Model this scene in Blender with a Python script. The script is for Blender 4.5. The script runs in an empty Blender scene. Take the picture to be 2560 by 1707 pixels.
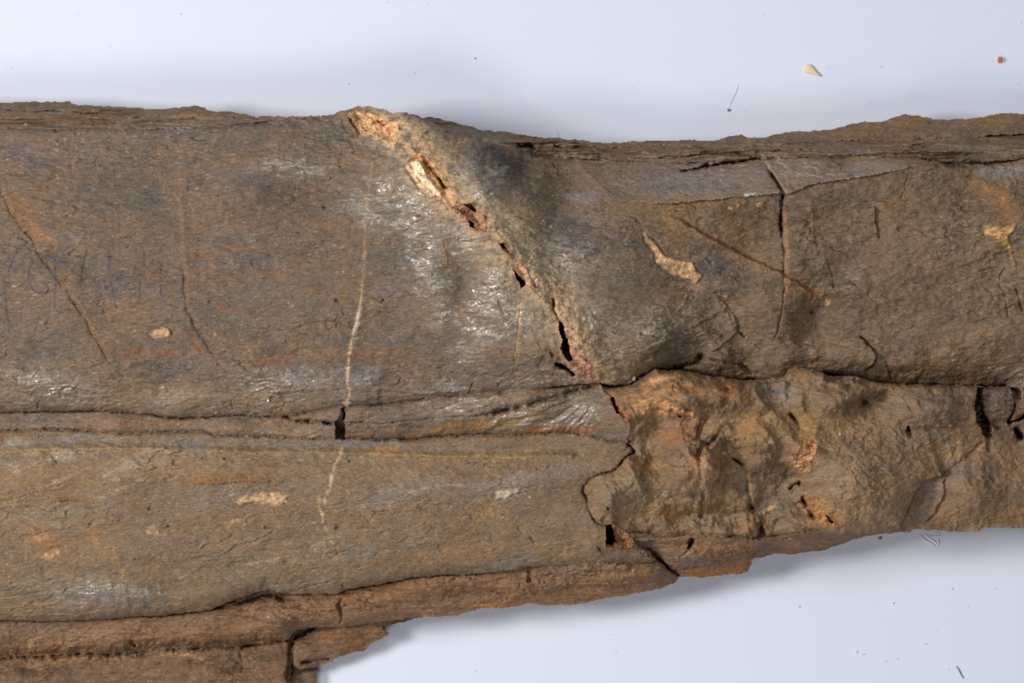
import bpy, math, random
import numpy as np

# ------------------------------------------------------------------ camera, world, lamps
U = 1.0e-4                      # one drawing unit = 0.1 mm
ZREF = 0.025                    # mean height of the rock face above the paper
DIST = 1.50
scene = bpy.context.scene
cam = bpy.data.cameras.new('camera'); cam_o = bpy.data.objects.new('camera', cam)
scene.collection.objects.link(cam_o); scene.camera = cam_o
cam_o.location = (0, 0, DIST); cam_o.rotation_euler = (0, 0, 0)
cam.sensor_width = 36.0; cam.lens = 36.0 * (DIST - ZREF) / (2560 * U)
cam.clip_start = 0.05; cam.clip_end = 50
cam.dof.use_dof = True; cam.dof.focus_distance = DIST - 0.0265; cam.dof.aperture_fstop = 13

world = bpy.data.worlds.new('World'); scene.world = world; world.use_nodes = True
bg = world.node_tree.nodes['Background']
bg.inputs[0].default_value = (0.86, 0.92, 1.0, 1); bg.inputs[1].default_value = 0.10

def area(name, direction, elev, dist, size, power, col, size_y=None):
    d = bpy.data.lights.new(name, 'AREA'); d.shape = 'RECTANGLE'; d.size = size; d.size_y = size_y or size
    d.energy = power; d.color = col
    o = bpy.data.objects.new(name, d); scene.collection.objects.link(o)
    a = math.radians(direction); e = math.radians(elev)
    v = (math.cos(a) * math.cos(e) * dist, math.sin(a) * math.cos(e) * dist, math.sin(e) * dist)
    o.location = v
    from mathutils import Vector
    o.rotation_euler = (-Vector(v)).to_track_quat('-Z', 'Y').to_euler()
    return o
area('softbox_key', 174, 41, 1.05, 0.28, 8.4, (1.0, 0.985, 0.96), 0.26)
area('softbox_top', 84, 63, 1.0, 0.55, 2.8, (0.95, 0.975, 1.0), 0.30)
area('softbox_low', 246, 56, 1.0, 0.45, 2.8, (1.0, 0.985, 0.96), 0.30)

vs = scene.view_settings
vs.view_transform = 'Standard'; vs.look = 'None'; vs.gamma = 1; vs.exposure = 0.02
scene.render.engine = 'CYCLES'

# ------------------------------------------------------------------ field helpers
S = 2.0
X0, X1, Y0, Y1 = -180.0, 2740.0, 226.0, 1810.0
xs = np.arange(X0, X1 + .1, S, dtype=np.float32); ys = np.arange(Y0, Y1 + .1, S, dtype=np.float32)
NX, NY = len(xs), len(ys)
X, Y = np.meshgrid(xs, ys)
f32 = np.float32

def lin(r, g, b):
    c = np.array([r, g, b], dtype=np.float64) / 255.0
    return np.where(c <= 0.04045, c / 12.92, ((c + 0.055) / 1.055) ** 2.4).astype(f32)

_tab = {}
def perlin(x, y, seed):
    if seed not in _tab:
        a = np.random.RandomState(seed).rand(256 * 256) * 2 * np.pi
        _tab[seed] = (np.cos(a).astype(f32), np.sin(a).astype(f32))
    ca, sa = _tab[seed]
    xi = np.floor(x).astype(np.int32); yi = np.floor(y).astype(np.int32)
    fx = (x - xi).astype(f32); fy = (y - yi).astype(f32)
    u = fx * fx * fx * (fx * (fx * 6 - 15) + 10); v = fy * fy * fy * (fy * (fy * 6 - 15) + 10)
    def g(ix, iy, dx, dy):
        k = ((iy & 255) << 8) | (ix & 255)
        return ca[k] * dx + sa[k] * dy
    n0 = g(xi, yi, fx, fy); n1 = g(xi + 1, yi, fx - 1, fy)
    m0 = g(xi, yi + 1, fx, fy - 1); m1 = g(xi + 1, yi + 1, fx - 1, fy - 1)
    a = n0 + u * (n1 - n0); b = m0 + u * (m1 - m0)
    return (a + v * (b - a)) * f32(1.5)

def fbm(sx, sy, seed, oct=3, ang=0.0, x=None, y=None, gain=0.5):
    x = X if x is None else x; y = Y if y is None else y
    if ang:
        c, s = math.cos(math.radians(ang)), math.sin(math.radians(ang))
        x, y = x * c + y * s, -x * s + y * c
    out = 0; a = 1.0; t = 0.0
    for k in range(oct):
        f = 2.0 ** k
        out = out + a * perlin(x * f32(f / sx) + 17.3 * k, y * f32(f / sy) + 9.1 * k, seed + k)
        t += a; a *= gain
    return (out / f32(t ** 0.5)).astype(f32)

def sstep(a, b, x):
    t = np.clip((x - a) / (b - a), 0, 1); return t * t * (3 - 2 * t)

# ragged coordinates: every traced line is tested in these
n14x = fbm(26, 26, 1, 3); n14y = fbm(26, 26, 5, 3)
XW = X + 3.2 * n14x; YW = Y + 3.2 * n14y
XV = X + 6.5 * n14x + 14 * fbm(90, 60, 9, 2); YV = Y + 6.5 * n14y + 10 * fbm(90, 60, 12, 2)   # looser, for stains

def box(pts, m):
    p = np.asarray(pts, dtype=np.float64)
    i0 = max(0, int((p[:, 0].min() - m - X0) / S)); i1 = min(NX, int((p[:, 0].max() + m - X0) / S) + 2)
    j0 = max(0, int((p[:, 1].min() - m - Y0) / S)); j1 = min(NY, int((p[:, 1].max() + m - Y0) / S) + 2)
    return (slice(j0, max(j1, j0 + 1)), slice(i0, max(i1, i0 + 1)))

def pline(pts, m, xw=None, yw=None):
    """distance, arc parameter and signed side (+ = right hand / below when drawn left to right)"""
    xw = XW if xw is None else xw; yw = YW if yw is None else yw
    sl = box(pts, m + 12); x = xw[sl]; y = yw[sl]
    p = np.asarray(pts, dtype=np.float32)
    L = np.r_[0, np.cumsum(np.hypot(*(p[1:] - p[:-1]).T))]
    D = np.full(x.shape, 1e9, f32); T = np.zeros_like(D); SD = np.ones_like(D)
    for k in range(len(p) - 1):
        ax, ay = p[k]; dx, dy = p[k + 1] - p[k]; l2 = dx * dx + dy * dy + 1e-9
        t = np.clip(((x - ax) * dx + (y - ay) * dy) / l2, 0, 1)
        ex = x - ax - t * dx; ey = y - ay - t * dy
        d = ex * ex + ey * ey
        m_ = d < D
        D[m_] = d[m_]; T[m_] = ((L[k] + t * math.sqrt(l2)) / L[-1])[m_]
        SD[m_] = np.sign(dx * (y - ay) - dy * (x - ax))[m_]
    return sl, np.sqrt(D), T, SD

def inside(pts, xw=None, yw=None, m=10):
    xw = XW if xw is None else xw; yw = YW if yw is None else yw
    sl = box(pts, m + 20); x = xw[sl]; y = yw[sl]
    p = np.asarray(pts, dtype=np.float32); r = np.zeros(x.shape, bool)
    for k in range(len(p)):
        ax, ay = p[k]; bx, by = p[(k + 1) % len(p)]
        if ay == by: continue
        c = ((ay > y) != (by > y)) & (x < (bx - ax) * (y - ay) / (by - ay) + ax)
        r ^= c
    return sl, r

def full(pts, xw=None, yw=None):
    r = np.zeros(X.shape, bool); sl, m = inside(pts, xw, yw, 40); r[sl] = m; return r

def taper(T, a=.12, b=.12):
    o = np.ones_like(T)
    if a: o = o * sstep(0, a, T)
    if b: o = o * (1 - sstep(1 - b, 1, T))
    return o

def rbf(ctrl):
    """smooth thin-plate surface through hand-set heights, evaluated coarsely and upsampled"""
    c = np.array(ctrl, dtype=np.float64); P = c[:, :2] / 500.0; n = len(c)
    def phi(r2): return 0.5 * r2 * np.log(r2 + 1e-9)
    d2 = ((P[:, None] - P[None]) ** 2).sum(-1)
    A = np.zeros((n + 3, n + 3)); A[:n, :n] = phi(d2) + np.eye(n) * 4e-5
    A[:n, n] = 1; A[:n, n + 1:] = P; A[n, :n] = 1; A[n + 1:, :n] = P.T
    w = np.linalg.solve(A, np.r_[c[:, 2], 0, 0, 0])
    st = 8; gx = np.arange(0, NX + st, st); gy = np.arange(0, NY + st, st)
    GX, GY = np.meshgrid((X0 + gx * S) / 500.0, (Y0 + gy * S) / 500.0)
    out = w[n] + w[n + 1] * GX + w[n + 2] * GY
    for k in range(n): out += w[k] * phi((GX - P[k, 0]) ** 2 + (GY - P[k, 1]) ** 2)
    ix = np.arange(NX); iy = np.arange(NY)
    a = ix // st; fa = (ix % st) / st; b = iy // st; fb = ((iy % st) / st)[:, None]
    top = out[b][:, a] * (1 - fa) + out[b][:, a + 1] * fa
    bot = out[b + 1][:, a] * (1 - fa) + out[b + 1][:, a + 1] * fa
    return (top * (1 - fb) + bot * fb).astype(f32)

# ------------------------------------------------------------------ traced lines of the rock
TOP = [(-140,246),(0,249),(95,249),(100,246),(165,248),(168,254),(240,259),(345,264),(360,267),(440,264),(452,261),(480,259),(508,263),(516,271),(580,276),(640,287),(735,289),(800,288),(835,284),(845,278),(875,268),(900,264),(915,263),(935,267),(965,274),(985,282),(1000,281),(1045,285),(1052,290),(1090,291),(1140,303),(1180,313),(1200,321),(1270,324),(1335,338),(1400,340),(1460,346),(1480,351),(1530,352),(1580,349),(1700,346),(1740,343),(1760,347),(1800,347),(1820,337),(1860,333),(1875,339),(1920,338),(1950,328),(1990,324),(2060,320),(2090,317),(2130,306),(2170,299),(2200,299),(2240,290),(2268,279),(2300,282),(2330,288),(2345,292),(2430,293),(2470,286),(2500,279),(2540,277),(2560,278),(2640,276),(2696,282),(2706,350),(2690,430),(2716,560),(2700,700),(2722,820),(2704,960),(2690,1080),(2714,1200)]
BOT = [(2700,1326),(2560,1323),(2470,1322),(2452,1333),(2415,1334),(2380,1331),(2340,1328),(2295,1325),(2280,1332),(2220,1337),(2180,1342),(2150,1350),(2110,1366),(2070,1380),(2050,1383),(2000,1389),(1960,1390),(1940,1391),(1905,1400),(1890,1399),(1885,1408),(1888,1413),(1880,1424),(1878,1436),(1860,1440),(1790,1446),(1760,1451),(1720,1446),(1703,1446),(1700,1456),(1690,1466),(1660,1477),(1640,1481),(1590,1489),(1560,1497),(1520,1502),(1470,1513),(1440,1517),(1370,1519),(1330,1515),(1290,1522),(1260,1526),(1200,1530),(1165,1536),(1150,1545),(1100,1548),(1060,1549),(1040,1555),(1000,1566),(962,1575),(952,1572),(955,1582),(972,1587),(968,1596),(940,1610),(920,1625),(905,1638),(880,1641),(860,1648),(834,1655),(827,1666),(800,1673),(788,1676),(785,1690),(786,1720),(792,1778),(600,1786),(420,1776),(200,1790),(0,1780),(-140,1788),(-128,1640),(-150,1500),(-126,1340),(-152,1150),(-138,980),(-156,760),(-130,560),(-150,400)]
L1 = [(-200,318),(0,320),(100,323),(140,324),(240,320),(400,322),(470,320),(560,312),(640,305),(700,298),(760,293),(835,284)]
L1R = [(1020,284),(1060,298),(1130,330),(1200,344),(1290,371),(1400,392),(1560,403),(1700,406),(1900,394),(2060,391),(2270,391),(2380,406),(2470,405),(2560,397),(2760,392)]
L2 = [(-200,1027),(0,1030),(100,1028),(220,1027),(300,1031),(380,1036),(410,1043),(500,1044),(590,1037),(660,1042),(720,1043),(780,1030),(855,1017),(866,1018),(900,1012),(940,1015),(1040,1001),(1100,992),(1200,985),(1268,977),(1330,972),(1420,962),(1500,956)]
L3 = [(-200,1082),(0,1078),(120,1074),(250,1078),(310,1084),(400,1080),(510,1079),(535,1087),(600,1090),(690,1093),(770,1097),(838,1098),(870,1098),(950,1100),(1040,1100),(1100,1092),(1200,1087),(1300,1088),(1400,1080),(1440,1083),(1480,1090),(1520,1102),(1565,1108)]
CR = [(1565,1108),(1580,1118),(1583,1132),(1560,1150),(1545,1170),(1530,1178),(1500,1185),(1475,1198),(1460,1215),(1455,1228),(1462,1245),(1475,1275),(1482,1290),(1490,1305),(1515,1314)]
L4 = [(-200,1560),(0,1556),(100,1558),(200,1556),(300,1548),(400,1544),(520,1529),(560,1512),(620,1490),(670,1478),(700,1491),(760,1489),(840,1488),(860,1478),(900,1470),(960,1461),(1040,1445),(1100,1442),(1170,1438),(1250,1432),(1320,1420),(1400,1415),(1470,1411),(1540,1412),(1600,1416),(1650,1412)]
CR2 = [(1585,1355),(1600,1370),(1625,1382),(1650,1405),(1675,1425),(1705,1446)]
L5 = [(-200,1652),(0,1655),(100,1652),(200,1645),(280,1648),(330,1640),(400,1632),(500,1632),(580,1627),(660,1617),(720,1608),(728,1590),(740,1580),(780,1575),(850,1575),(920,1565),(960,1560),(1050,1550)]
L4R = [(1585,1333),(1640,1338),(1700,1340),(1760,1341),(1830,1346),(1900,1350),(1960,1344),(2010,1333),(2050,1330),(2130,1334),(2200,1338),(2260,1331)]
L7 = [(1500,956),(1540,966),(1575,962),(1600,942),(1640,924),(1690,925),(1735,930),(1780,942),(1850,950),(1900,951),(1950,947),(1965,940),(1975,926),(1990,922),(2020,921),(2045,925),(2060,932),(2075,940),(2140,942),(2180,952),(2220,960),(2300,963),(2447,966),(2460,968),(2530,968),(2760,975)]
BLOCK = [(2452,970),(2530,969),(2532,985),(2541,998),(2538,1020),(2530,1045),(2520,1060),(2500,1075),(2478,1062),(2462,1030),(2458,990)]

rock = full(TOP + BOT)
lab = np.zeros(X.shape, np.int8)
UPPER, BACKL, BACKR, STRIPL, STRIPR, LOWER, FOLD, LEDGE, RSIDE, BOTL, CHIP, COL, BLK, BACKL2, BACKR2, FACET = range(1, 17)
def setlab(k, pts): lab[full(pts) & rock] = k
lab[rock] = UPPER
setlab(BACKL, L1 + [(835,200), (-200,200)])
setlab(BACKL2, [(-200,262),(0,268),(60,276),(150,274),(230,282),(300,285),(380,287),(470,285),(540,288),(640,296),(640,200),(-200,200)])
R1 = [(1540,498),(1640,510),(1700,508),(1750,502),(1860,492),(1950,485),(1962,489),(2030,462),(2100,451),(2200,436),(2270,420),(2310,414)]
setlab(FACET, R1 + [(2330,380),(1420,380)])
setlab(BACKR, L1R + [(2760,200),(1000,200)])
setlab(BACKR2, [(1440,372),(1490,371),(1560,367),(1620,362),(1760,364),(1800,368),(1900,361),(2000,352),(2160,347),(2260,350),(2330,356),(2420,345),(2500,334),(2760,325),(2760,200),(1440,200)])
setlab(LOWER, L3 + CR + [(1520,1340),(1560,1372),(1600,1380),(1640,1402),(1650,1412)] + L4[::-1])
setlab(FOLD, L7 + [(2760,1400),(2200,1400)] + L4R[::-1] + [(1585,1333),(1560,1330)] + CR[::-1] )
setlab(STRIPL, L2[:13] + [(852,1040),(838,1060),(838,1098)] + L3[:12][::-1])
setlab(STRIPR, L2[13:] + [(1500,970),(1540,1000),(1562,1030),(1572,1070),(1572,1098)] + L3[12:][::-1] + [(862,1098),(862,1050)])
setlab(LEDGE, L4 + [(1665,1416),(1705,1446),(1705,1600),(1050,1700),(-200,1900)])
setlab(RSIDE, L4R + [(2260,1500),(1703,1500)] + CR2[::-1])
setlab(BOTL, L5[:11] + [(722,1625),(716,1850),(-200,1850)])
setlab(CHIP, L5[10:] + [(1060,1600),(980,1700),(730,1690),(722,1625)])
setlab(COL, [(720,1668),(745,1684),(790,1676),(860,1660),(860,1850),(716,1850)])
setlab(BLK, BLOCK)
lab[(lab == UPPER) & (Y > 1000) & (X > 1400)] = LOWER

# ------------------------------------------------------------------ heights (0.1 mm above the paper)
RB = {
UPPER: [(-180,330,340),(-180,600,400),(-180,850,412),(-180,1020,365),(0,330,345),(0,450,382),(0,600,404),(0,850,412),(0,960,398),(0,1025,362),(250,330,345),(250,600,402),(250,850,412),(250,980,394),(250,1025,364),(500,330,345),(500,450,380),(500,600,402),(500,850,414),(500,980,396),(500,1035,362),(800,310,350),(850,420,392),(900,560,410),(850,750,418),(850,930,408),(850,1010,372),(900,285,330),(985,330,398),(1040,400,424),(1100,480,444),(1150,540,452),(1240,600,458),(1300,680,460),(1400,800,452),(1460,900,425),(1490,950,385),(1000,560,420),(1050,700,420),(1120,560,437),(1170,640,440),(1180,780,438),(1300,800,452),(1200,900,425),(1200,975,385),(1050,330,408),(1110,370,408),(1180,430,424),(1260,520,444),(1270,430,408),(1340,430,372),(1330,590,428),(1450,720,430),(1530,800,425),(1560,900,398),(1560,955,350),(1300,420,358),(1400,400,330),(1400,460,366),(1500,450,362),(1600,470,384),(1600,520,392),(1500,560,402),(1650,620,402),(1640,750,412),(1660,830,400),(1650,905,360),(1750,495,382),(1800,600,388),(1800,750,372),(1800,850,352),(1800,930,312),(1900,482,388),(1950,600,380),(1950,800,362),(1950,930,318),(2100,445,386),(2100,600,378),(2100,800,350),(2100,930,308),(2290,420,394),(2270,600,372),(2270,800,352),(2270,950,300),(2450,420,378),(2500,500,394),(2500,700,372),(2500,850,350),(2500,960,300),(2740,420,385),(2740,700,372),(2740,960,300)],
BACKL: [(-180,275,262),(-180,315,318),(0,275,262),(0,318,322),(300,285,262),(300,318,322),(600,285,262),(600,306,318),(830,284,322)],
BACKL2: [(-180,248,205),(-180,268,252),(150,252,205),(150,272,250),(300,264,205),(300,283,250),(500,264,208),(500,285,252),(640,288,230)],
BACKR: [(1020,285,318),(1100,296,240),(1130,325,312),(1250,326,215),(1250,352,296),(1400,345,210),(1400,385,302),(1600,368,255),(1600,402,300),(1900,365,262),(1900,392,302),(2100,355,262),(2100,390,322),(2300,360,268),(2300,392,360),(2500,345,262),(2500,400,368),(2740,340,262),(2740,390,372)],
BACKR2: [(1440,350,205),(1440,372,250),(1700,348,205),(1700,364,252),(1850,336,200),(1850,364,252),(2000,326,198),(2000,352,258),(2268,282,195),(2268,352,266),(2400,295,200),(2400,346,262),(2540,280,200),(2540,330,258),(2740,276,200),(2740,325,258)],
STRIPL: [(-180,1032,352),(-180,1055,374),(-180,1078,362),(300,1035,354),(300,1058,376),(300,1080,362),(600,1042,354),(600,1065,378),(600,1088,362),(830,1020,372),(830,1060,372),(830,1096,360)],
STRIPR: [(870,1022,376),(870,1060,380),(870,1096,345),(1000,1012,378),(1000,1050,384),(1000,1096,340),(1200,990,384),(1200,1040,386),(1200,1085,345),(1350,975,385),(1350,1030,395),(1350,1078,355),(1480,962,350),(1480,1010,392),(1450,1080,362),(1555,1030,392),(1560,1095,378)],
LOWER: [(-180,1085,362),(-180,1200,378),(-180,1400,356),(-180,1550,290),(0,1085,362),(0,1130,374),(0,1250,376),(0,1400,354),(0,1480,332),(0,1550,292),(300,1090,362),(300,1140,376),(300,1300,372),(300,1480,328),(300,1540,295),(600,1095,362),(600,1200,378),(600,1350,360),(600,1480,312),(850,1105,360),(850,1200,378),(850,1350,362),(850,1480,312),(1100,1100,360),(1100,1200,380),(1100,1350,360),(1100,1436,312),(1350,1095,358),(1350,1180,376),(1350,1300,358),(1350,1412,318),(1500,1105,366),(1540,1150,366),(1440,1230,362),(1500,1330,346),(1520,1400,318),(1620,1400,300)],
FOLD: [(1500,965,352),(1560,1010,398),(1575,1110,390),(1480,1200,380),(1470,1260,376),(1520,1300,366),(1600,1320,352),(1600,960,362),(1640,945,385),(1650,1060,402),(1650,1180,392),(1700,1320,340),(1740,940,392),(1780,1060,402),(1800,1180,372),(1800,1330,332),(1900,960,394),(1900,1100,398),(1920,1220,370),(1900,1340,325),(2000,930,396),(2060,945,402),(2050,1080,392),(2050,1200,382),(2060,1310,345),(2200,965,398),(2200,1080,388),(2200,1200,375),(2200,1325,332),(2300,975,392),(2300,1040,380),(2300,1120,366),(2290,1190,362),(2430,975,390),(2430,1060,372),(2400,1110,345),(2340,1250,318),(2300,1310,300),(2460,1160,330),(2420,1250,318),(2420,1320,282),(2560,1100,318),(2560,1200,326),(2560,1310,282),(2740,1100,318),(2740,1310,282)],
LEDGE: [(-180,1565,238),(-180,1600,246),(-180,1648,170),(0,1562,238),(0,1600,246),(0,1648,170),(300,1555,240),(300,1595,248),(300,1638,170),(500,1535,240),(500,1580,250),(500,1625,170),(700,1495,244),(700,1560,250),(700,1605,172),(900,1475,252),(900,1530,250),(900,1562,204),(1100,1448,262),(1100,1500,252),(1100,1545,200),(1300,1430,272),(1300,1480,252),(1300,1520,196),(1500,1416,288),(1500,1460,262),(1500,1505,196),(1650,1415,290),(1640,1450,255),(1640,1478,196),(1695,1448,225)],
RSIDE: [(1600,1345,318),(1640,1390,282),(1700,1345,318),(1700,1400,268),(1705,1440,228),(1800,1350,312),(1800,1400,262),(1800,1420,225),(1800,1445,188),(1870,1430,182),(1900,1355,304),(1900,1395,215),(2000,1340,300),(2000,1385,200),(2100,1337,296),(2100,1365,205),(2240,1337,240)],
BOTL: [(-180,1660,150),(0,1660,148),(0,1690,152),(0,1800,120),(300,1655,158),(300,1680,158),(300,1800,120),(450,1640,176),(450,1700,158),(600,1640,140),(600,1700,145),(710,1625,128),(710,1700,138),(710,1800,110)],
CHIP: [(735,1590,92),(800,1580,128),(760,1640,132),(850,1600,140),(850,1640,112),(950,1580,122),(965,1592,105),(900,1625,100),(800,1668,92),(1020,1560,80)],
COL: [(722,1690,40),(760,1700,62),(785,1720,50),(760,1800,60),(850,1700,20)],
BLK: [(2460,980,352),(2530,975,356),(2500,1010,364),(2530,1030,352),(2490,1070,335)],
}
H = np.zeros(X.shape, f32)
def samp(A, x, y): return float(A[int((y - Y0) / S), int((x - X0) / S)])
_up = rbf(RB[UPPER])
fc = [(x, y, samp(_up, x, y) + 5) for x, y in R1[1:-1]] + [(x, y, samp(_up, x, y)) for x, y in [(1420,392),(1460,430),(1500,465),(1540,498),(2310,414)]]
fc += [(x, y, h) for x, y, h in [(1560,404,318),(1650,407,306),(1750,412,304),(1850,402,304),(1950,396,306),(2060,393,316),(2160,392,332),(2250,392,356)]]
RB[FACET] = fc
for k, c in RB.items():
    m = lab == k
    if m.any(): H[m] = rbf(c)[m]

# bedding relief: long shallow waves, strata terraces on the broken edges, fine horizontal striae
wav = fbm(260, 90, 30, 3)
wx_ = X + 14 * fbm(60, 50, 31, 3); wy_ = Y + 9 * fbm(70, 40, 33, 3)
regA = np.clip(.55 + 1.1 * fbm(150, 60, 36, 2), .05, 1.5)
regB = np.clip(.55 + 1.1 * fbm(110, 80, 37, 2), .05, 1.5)
stri = fbm(44, 8, 34, 3, x=wx_, y=wy_) * regA
fine = fbm(16, 6, 38, 2) * regA
grain = fbm(8, 6, 41, 2)
pock = fbm(24, 18, 42, 4, gain=.65) * regB
isup = np.isin(lab, (UPPER, FACET, LOWER, STRIPL, STRIPR)); isback = np.isin(lab, (BACKL, BACKR, BACKL2, BACKR2))
isfold = lab == FOLD; isside = np.isin(lab, (LEDGE, RSIDE, BOTL, CHIP, COL, BLK))
H += 7.0 * wav + 1.25 * stri + 0.6 * fine + 0.35 * grain + np.where(lab == UPPER, .75, 1.2) * pock
rid = -np.abs(fbm(190, 120, 44, 1, 35)) * 1.6 - .7 * np.abs(fbm(110, 60, 45, 1, 65)) + .5 * np.abs(fbm(60, 44, 46, 1, -20)) - .22 * np.abs(fbm(34, 22, 48, 2, 50))
wF = (1 - .75 * sstep(2010, 2090, X + 30 * wav)) * (1 - .6 * np.exp(-((X - 1830) / 110) ** 2 - ((Y - 975) / 30) ** 2))
H += np.where(isfold, 24.0, 0) * wF * rid + np.where(isfold, 2.2, 0) * fbm(26, 20, 47, 4, gain=.7)
ang1 = -np.abs(fbm(260, 170, 440, 1, -25)) - .6 * np.abs(fbm(120, 80, 441, 1, 20)) - .3 * np.abs(fbm(50, 34, 442, 2, -10))
H += (lab == UPPER) * sstep(1500, 1750, X) * 16.0 * ang1
H += np.where(isside, 12.0, 0) * fbm(150, 40, 50, 3) + np.where(isside, 4.0, 0) * fbm(40, 18, 53, 4, gain=.6)
def plates(sx, sy, seed, lev, ang=0):
    q = fbm(sx, sy, seed, 5, ang, x=wx_, y=wy_, gain=.55) * lev
    fl = np.floor(q); fr = q - fl
    tone = np.random.RandomState(seed).rand(64).astype(f32)[(fl.astype(np.int32) + 20) & 63] - .5
    return sstep(.88, 1, fr) - fr, tone
pA, tA = plates(420, 110, 400, 3.2, -2); pB, tB = plates(150, 50, 410, 3.0, 4); pC, tC = plates(190, 120, 420, 3.5, 30)
mA = np.clip(.5 + 1.2 * fbm(260, 130, 430, 2), 0, 1.3); mB = np.clip(.2 + 1.3 * fbm(160, 110, 433, 2), 0, 1.2)
H += np.where(isup, 1, 0) * (5.0 * mA * pA + 3.0 * mB * pB) + (np.where(isfold, 4.5, 0) + np.where((lab == UPPER) & (X > 1450), 1.6, 0)) * mA * pC + np.where(isside, 6.0, 0) * mA * pB
# thin slaty laminae exposed on the back and side edges
yy = Y + 10 * fbm(240, 80, 56, 3) + 3 * fbm(50, 20, 57, 2)
def lamina(period, sharp, seed):
    u = yy / period + 0.6 * fbm(300, 60, seed, 2)
    fr = u - np.floor(u)
    idx = np.floor(u).astype(np.int32)
    am = np.random.RandomState(seed).rand(512).astype(f32)[idx & 511]
    return (np.minimum(fr / sharp, 1) * (1 - fr)) * am
H += np.where(isback, 1, 0) * np.where(lab == BACKR2, 1 - .8 * sstep(1850, 2050, X), np.where(X < 900, .85, 1.1)) * np.clip(.55 + 1.1 * fbm(220, 26, 474, 2), .1, 1.4) * (60.0 * lamina(15.0, .10, 60) + 22.0 * lamina(7.0, .18, 63))
LAMC = np.random.RandomState(61).rand(512).astype(f32)[np.floor(yy / 7.0 + .6 * fbm(300, 60, 62, 2)).astype(np.int32) & 511] - .5
H += np.where(isside, 6.0, 0) * lamina(17.0, .1, 66)
# right upper bed is rougher, wrinkled by the fold
wR = sstep(1500, 1800, X) * (lab == UPPER)
H += wR * (8.0 * fbm(150, 110, 70, 3) + 2.4 * fbm(40, 30, 73, 4, gain=.6))
H += (lab == UPPER) * sstep(780, 900, Y) * (4.0 * fbm(70, 40, 75, 4, gain=.6))
# folds fanning out from the pinch point
px_, py_ = 1512.0, 958.0
ang = np.arctan2(Y - py_, -(X - px_)); rad = np.hypot(X - px_, Y - py_)
fw = ang * 9 + 0.9 * fbm(110, 60, 76, 3)
fan = perlin(fw, rad / 150.0, 77) + 0.55 * perlin(fw * 2.3, rad / 90.0, 78) + .3 * fbm(40, 9, 79, 3, -14)
H += np.where(lab == STRIPR, 1, 0) * 6.5 * fan * sstep(760, 300, rad) * sstep(10, 130, rad) * (ang < 1.25)
# crumple around the vein on the upper bed
dv_sl, dv, dvT, dvS = pline([(880,300),(1010,380),(1100,490),(1200,570),(1300,690),(1400,830),(1480,940)], 420, X, Y)
veinprox = np.zeros(X.shape, f32); veinprox[dv_sl] = np.exp(-(dv / 130.0) ** 2)
H += (lab == UPPER) * veinprox * (6.0 * fbm(60, 36, 80, 4, 35, gain=.6) + 1.2 * fbm(14, 9, 83, 2, 20))

# hand-placed lumps and hollows: (x, y, half length, half width, angle, height)
for (cx, cy, rx, ry, a, h) in [(1790,985,130,34,6,16),(1700,1000,70,26,20,10),(1640,1100,60,60,0,-10),(1700,1180,60,80,10,14),(1770,1170,34,60,0,12),(1835,1130,40,90,10,-12),(1900,1090,70,60,0,14),(1945,1230,60,70,0,-16),(2010,1130,40,50,0,12),
   (2130,1200,90,90,20,14),(2090,1000,70,40,10,12),(2170,1020,60,30,-20,-10),(2340,1020,80,36,0,10),(1560,1200,70,70,0,12),(1520,1260,40,60,0,8),(1800,1290,120,24,0,-10),(1600,1030,50,40,0,12),
   (1640,860,80,40,-20,14),(1720,880,50,36,0,-14),(1800,900,50,26,10,12),(1880,890,60,40,0,-10),(2130,890,60,44,0,14),(2050,800,70,80,0,-26),(1850,640,70,60,0,-10),(1820,800,60,60,0,-12),(2060,560,90,60,0,-8),(2300,600,110,80,0,8),(2120,760,60,60,0,8),(2260,900,70,40,0,10),(2400,880,120,40,0,6),
   (1560,640,90,70,20,8),(1700,680,70,60,0,-8),(1200,470,34,70,-40,12),(1320,420,60,60,-35,-6),(1400,560,60,60,-20,-10),(1150,440,50,110,-38,6),(1330,520,50,60,-30,8),(1290,640,60,90,-35,5),(1400,680,44,80,-30,-8),(1460,860,40,70,-30,10),(1340,880,60,30,-10,10),(1240,700,40,80,0,8),(1150,720,26,90,4,-7),(1080,640,40,110,10,6),
   (900,300,50,20,20,14),(240,580,160,60,0,6),(300,690,110,40,10,6),(620,480,140,90,0,5),(760,400,120,40,-6,6),(130,960,110,30,5,8),(700,950,120,30,5,8),(420,960,90,40,0,-6),
   (150,1170,130,50,-20,6),(360,1170,90,50,-20,6),(560,1160,110,40,0,6),(240,1480,90,26,0,8),(340,1490,60,30,0,8),(700,1440,80,40,0,8),(1000,1240,130,30,-16,5),(1300,1200,180,36,-10,6),(1500,1360,60,30,0,8),
   (1100,1470,90,24,-6,10),(1350,1470,90,24,0,10),(1560,1450,60,20,0,10),(700,1560,90,26,0,8),(400,1600,80,20,0,8),(1740,1400,60,24,0,10),(1640,1385,30,26,30,-14),(2320,1250,36,60,24,-8),(2440,1230,70,60,0,12)]:
    c_, s_ = math.cos(math.radians(a)), math.sin(math.radians(a))
    sl = box([(cx - 2.6 * max(rx, ry), cy - 2.6 * max(rx, ry)), (cx + 2.6 * max(rx, ry), cy + 2.6 * max(rx, ry))], 0)
    dx = X[sl] + 18 * wav[sl] - cx; dy = Y[sl] + 10 * n14y[sl] - cy
    l0 = lab[int((cy - Y0) / S), int((cx - X0) / S)]
    H[sl] += np.where(l0 == FOLD, 4.0, 2.0) * h * np.exp(-((dx * c_ + dy * s_) / rx) ** 2 - ((-dx * s_ + dy * c_) / ry) ** 2) * (lab[sl] == l0)
BASE = H.copy()
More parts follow.
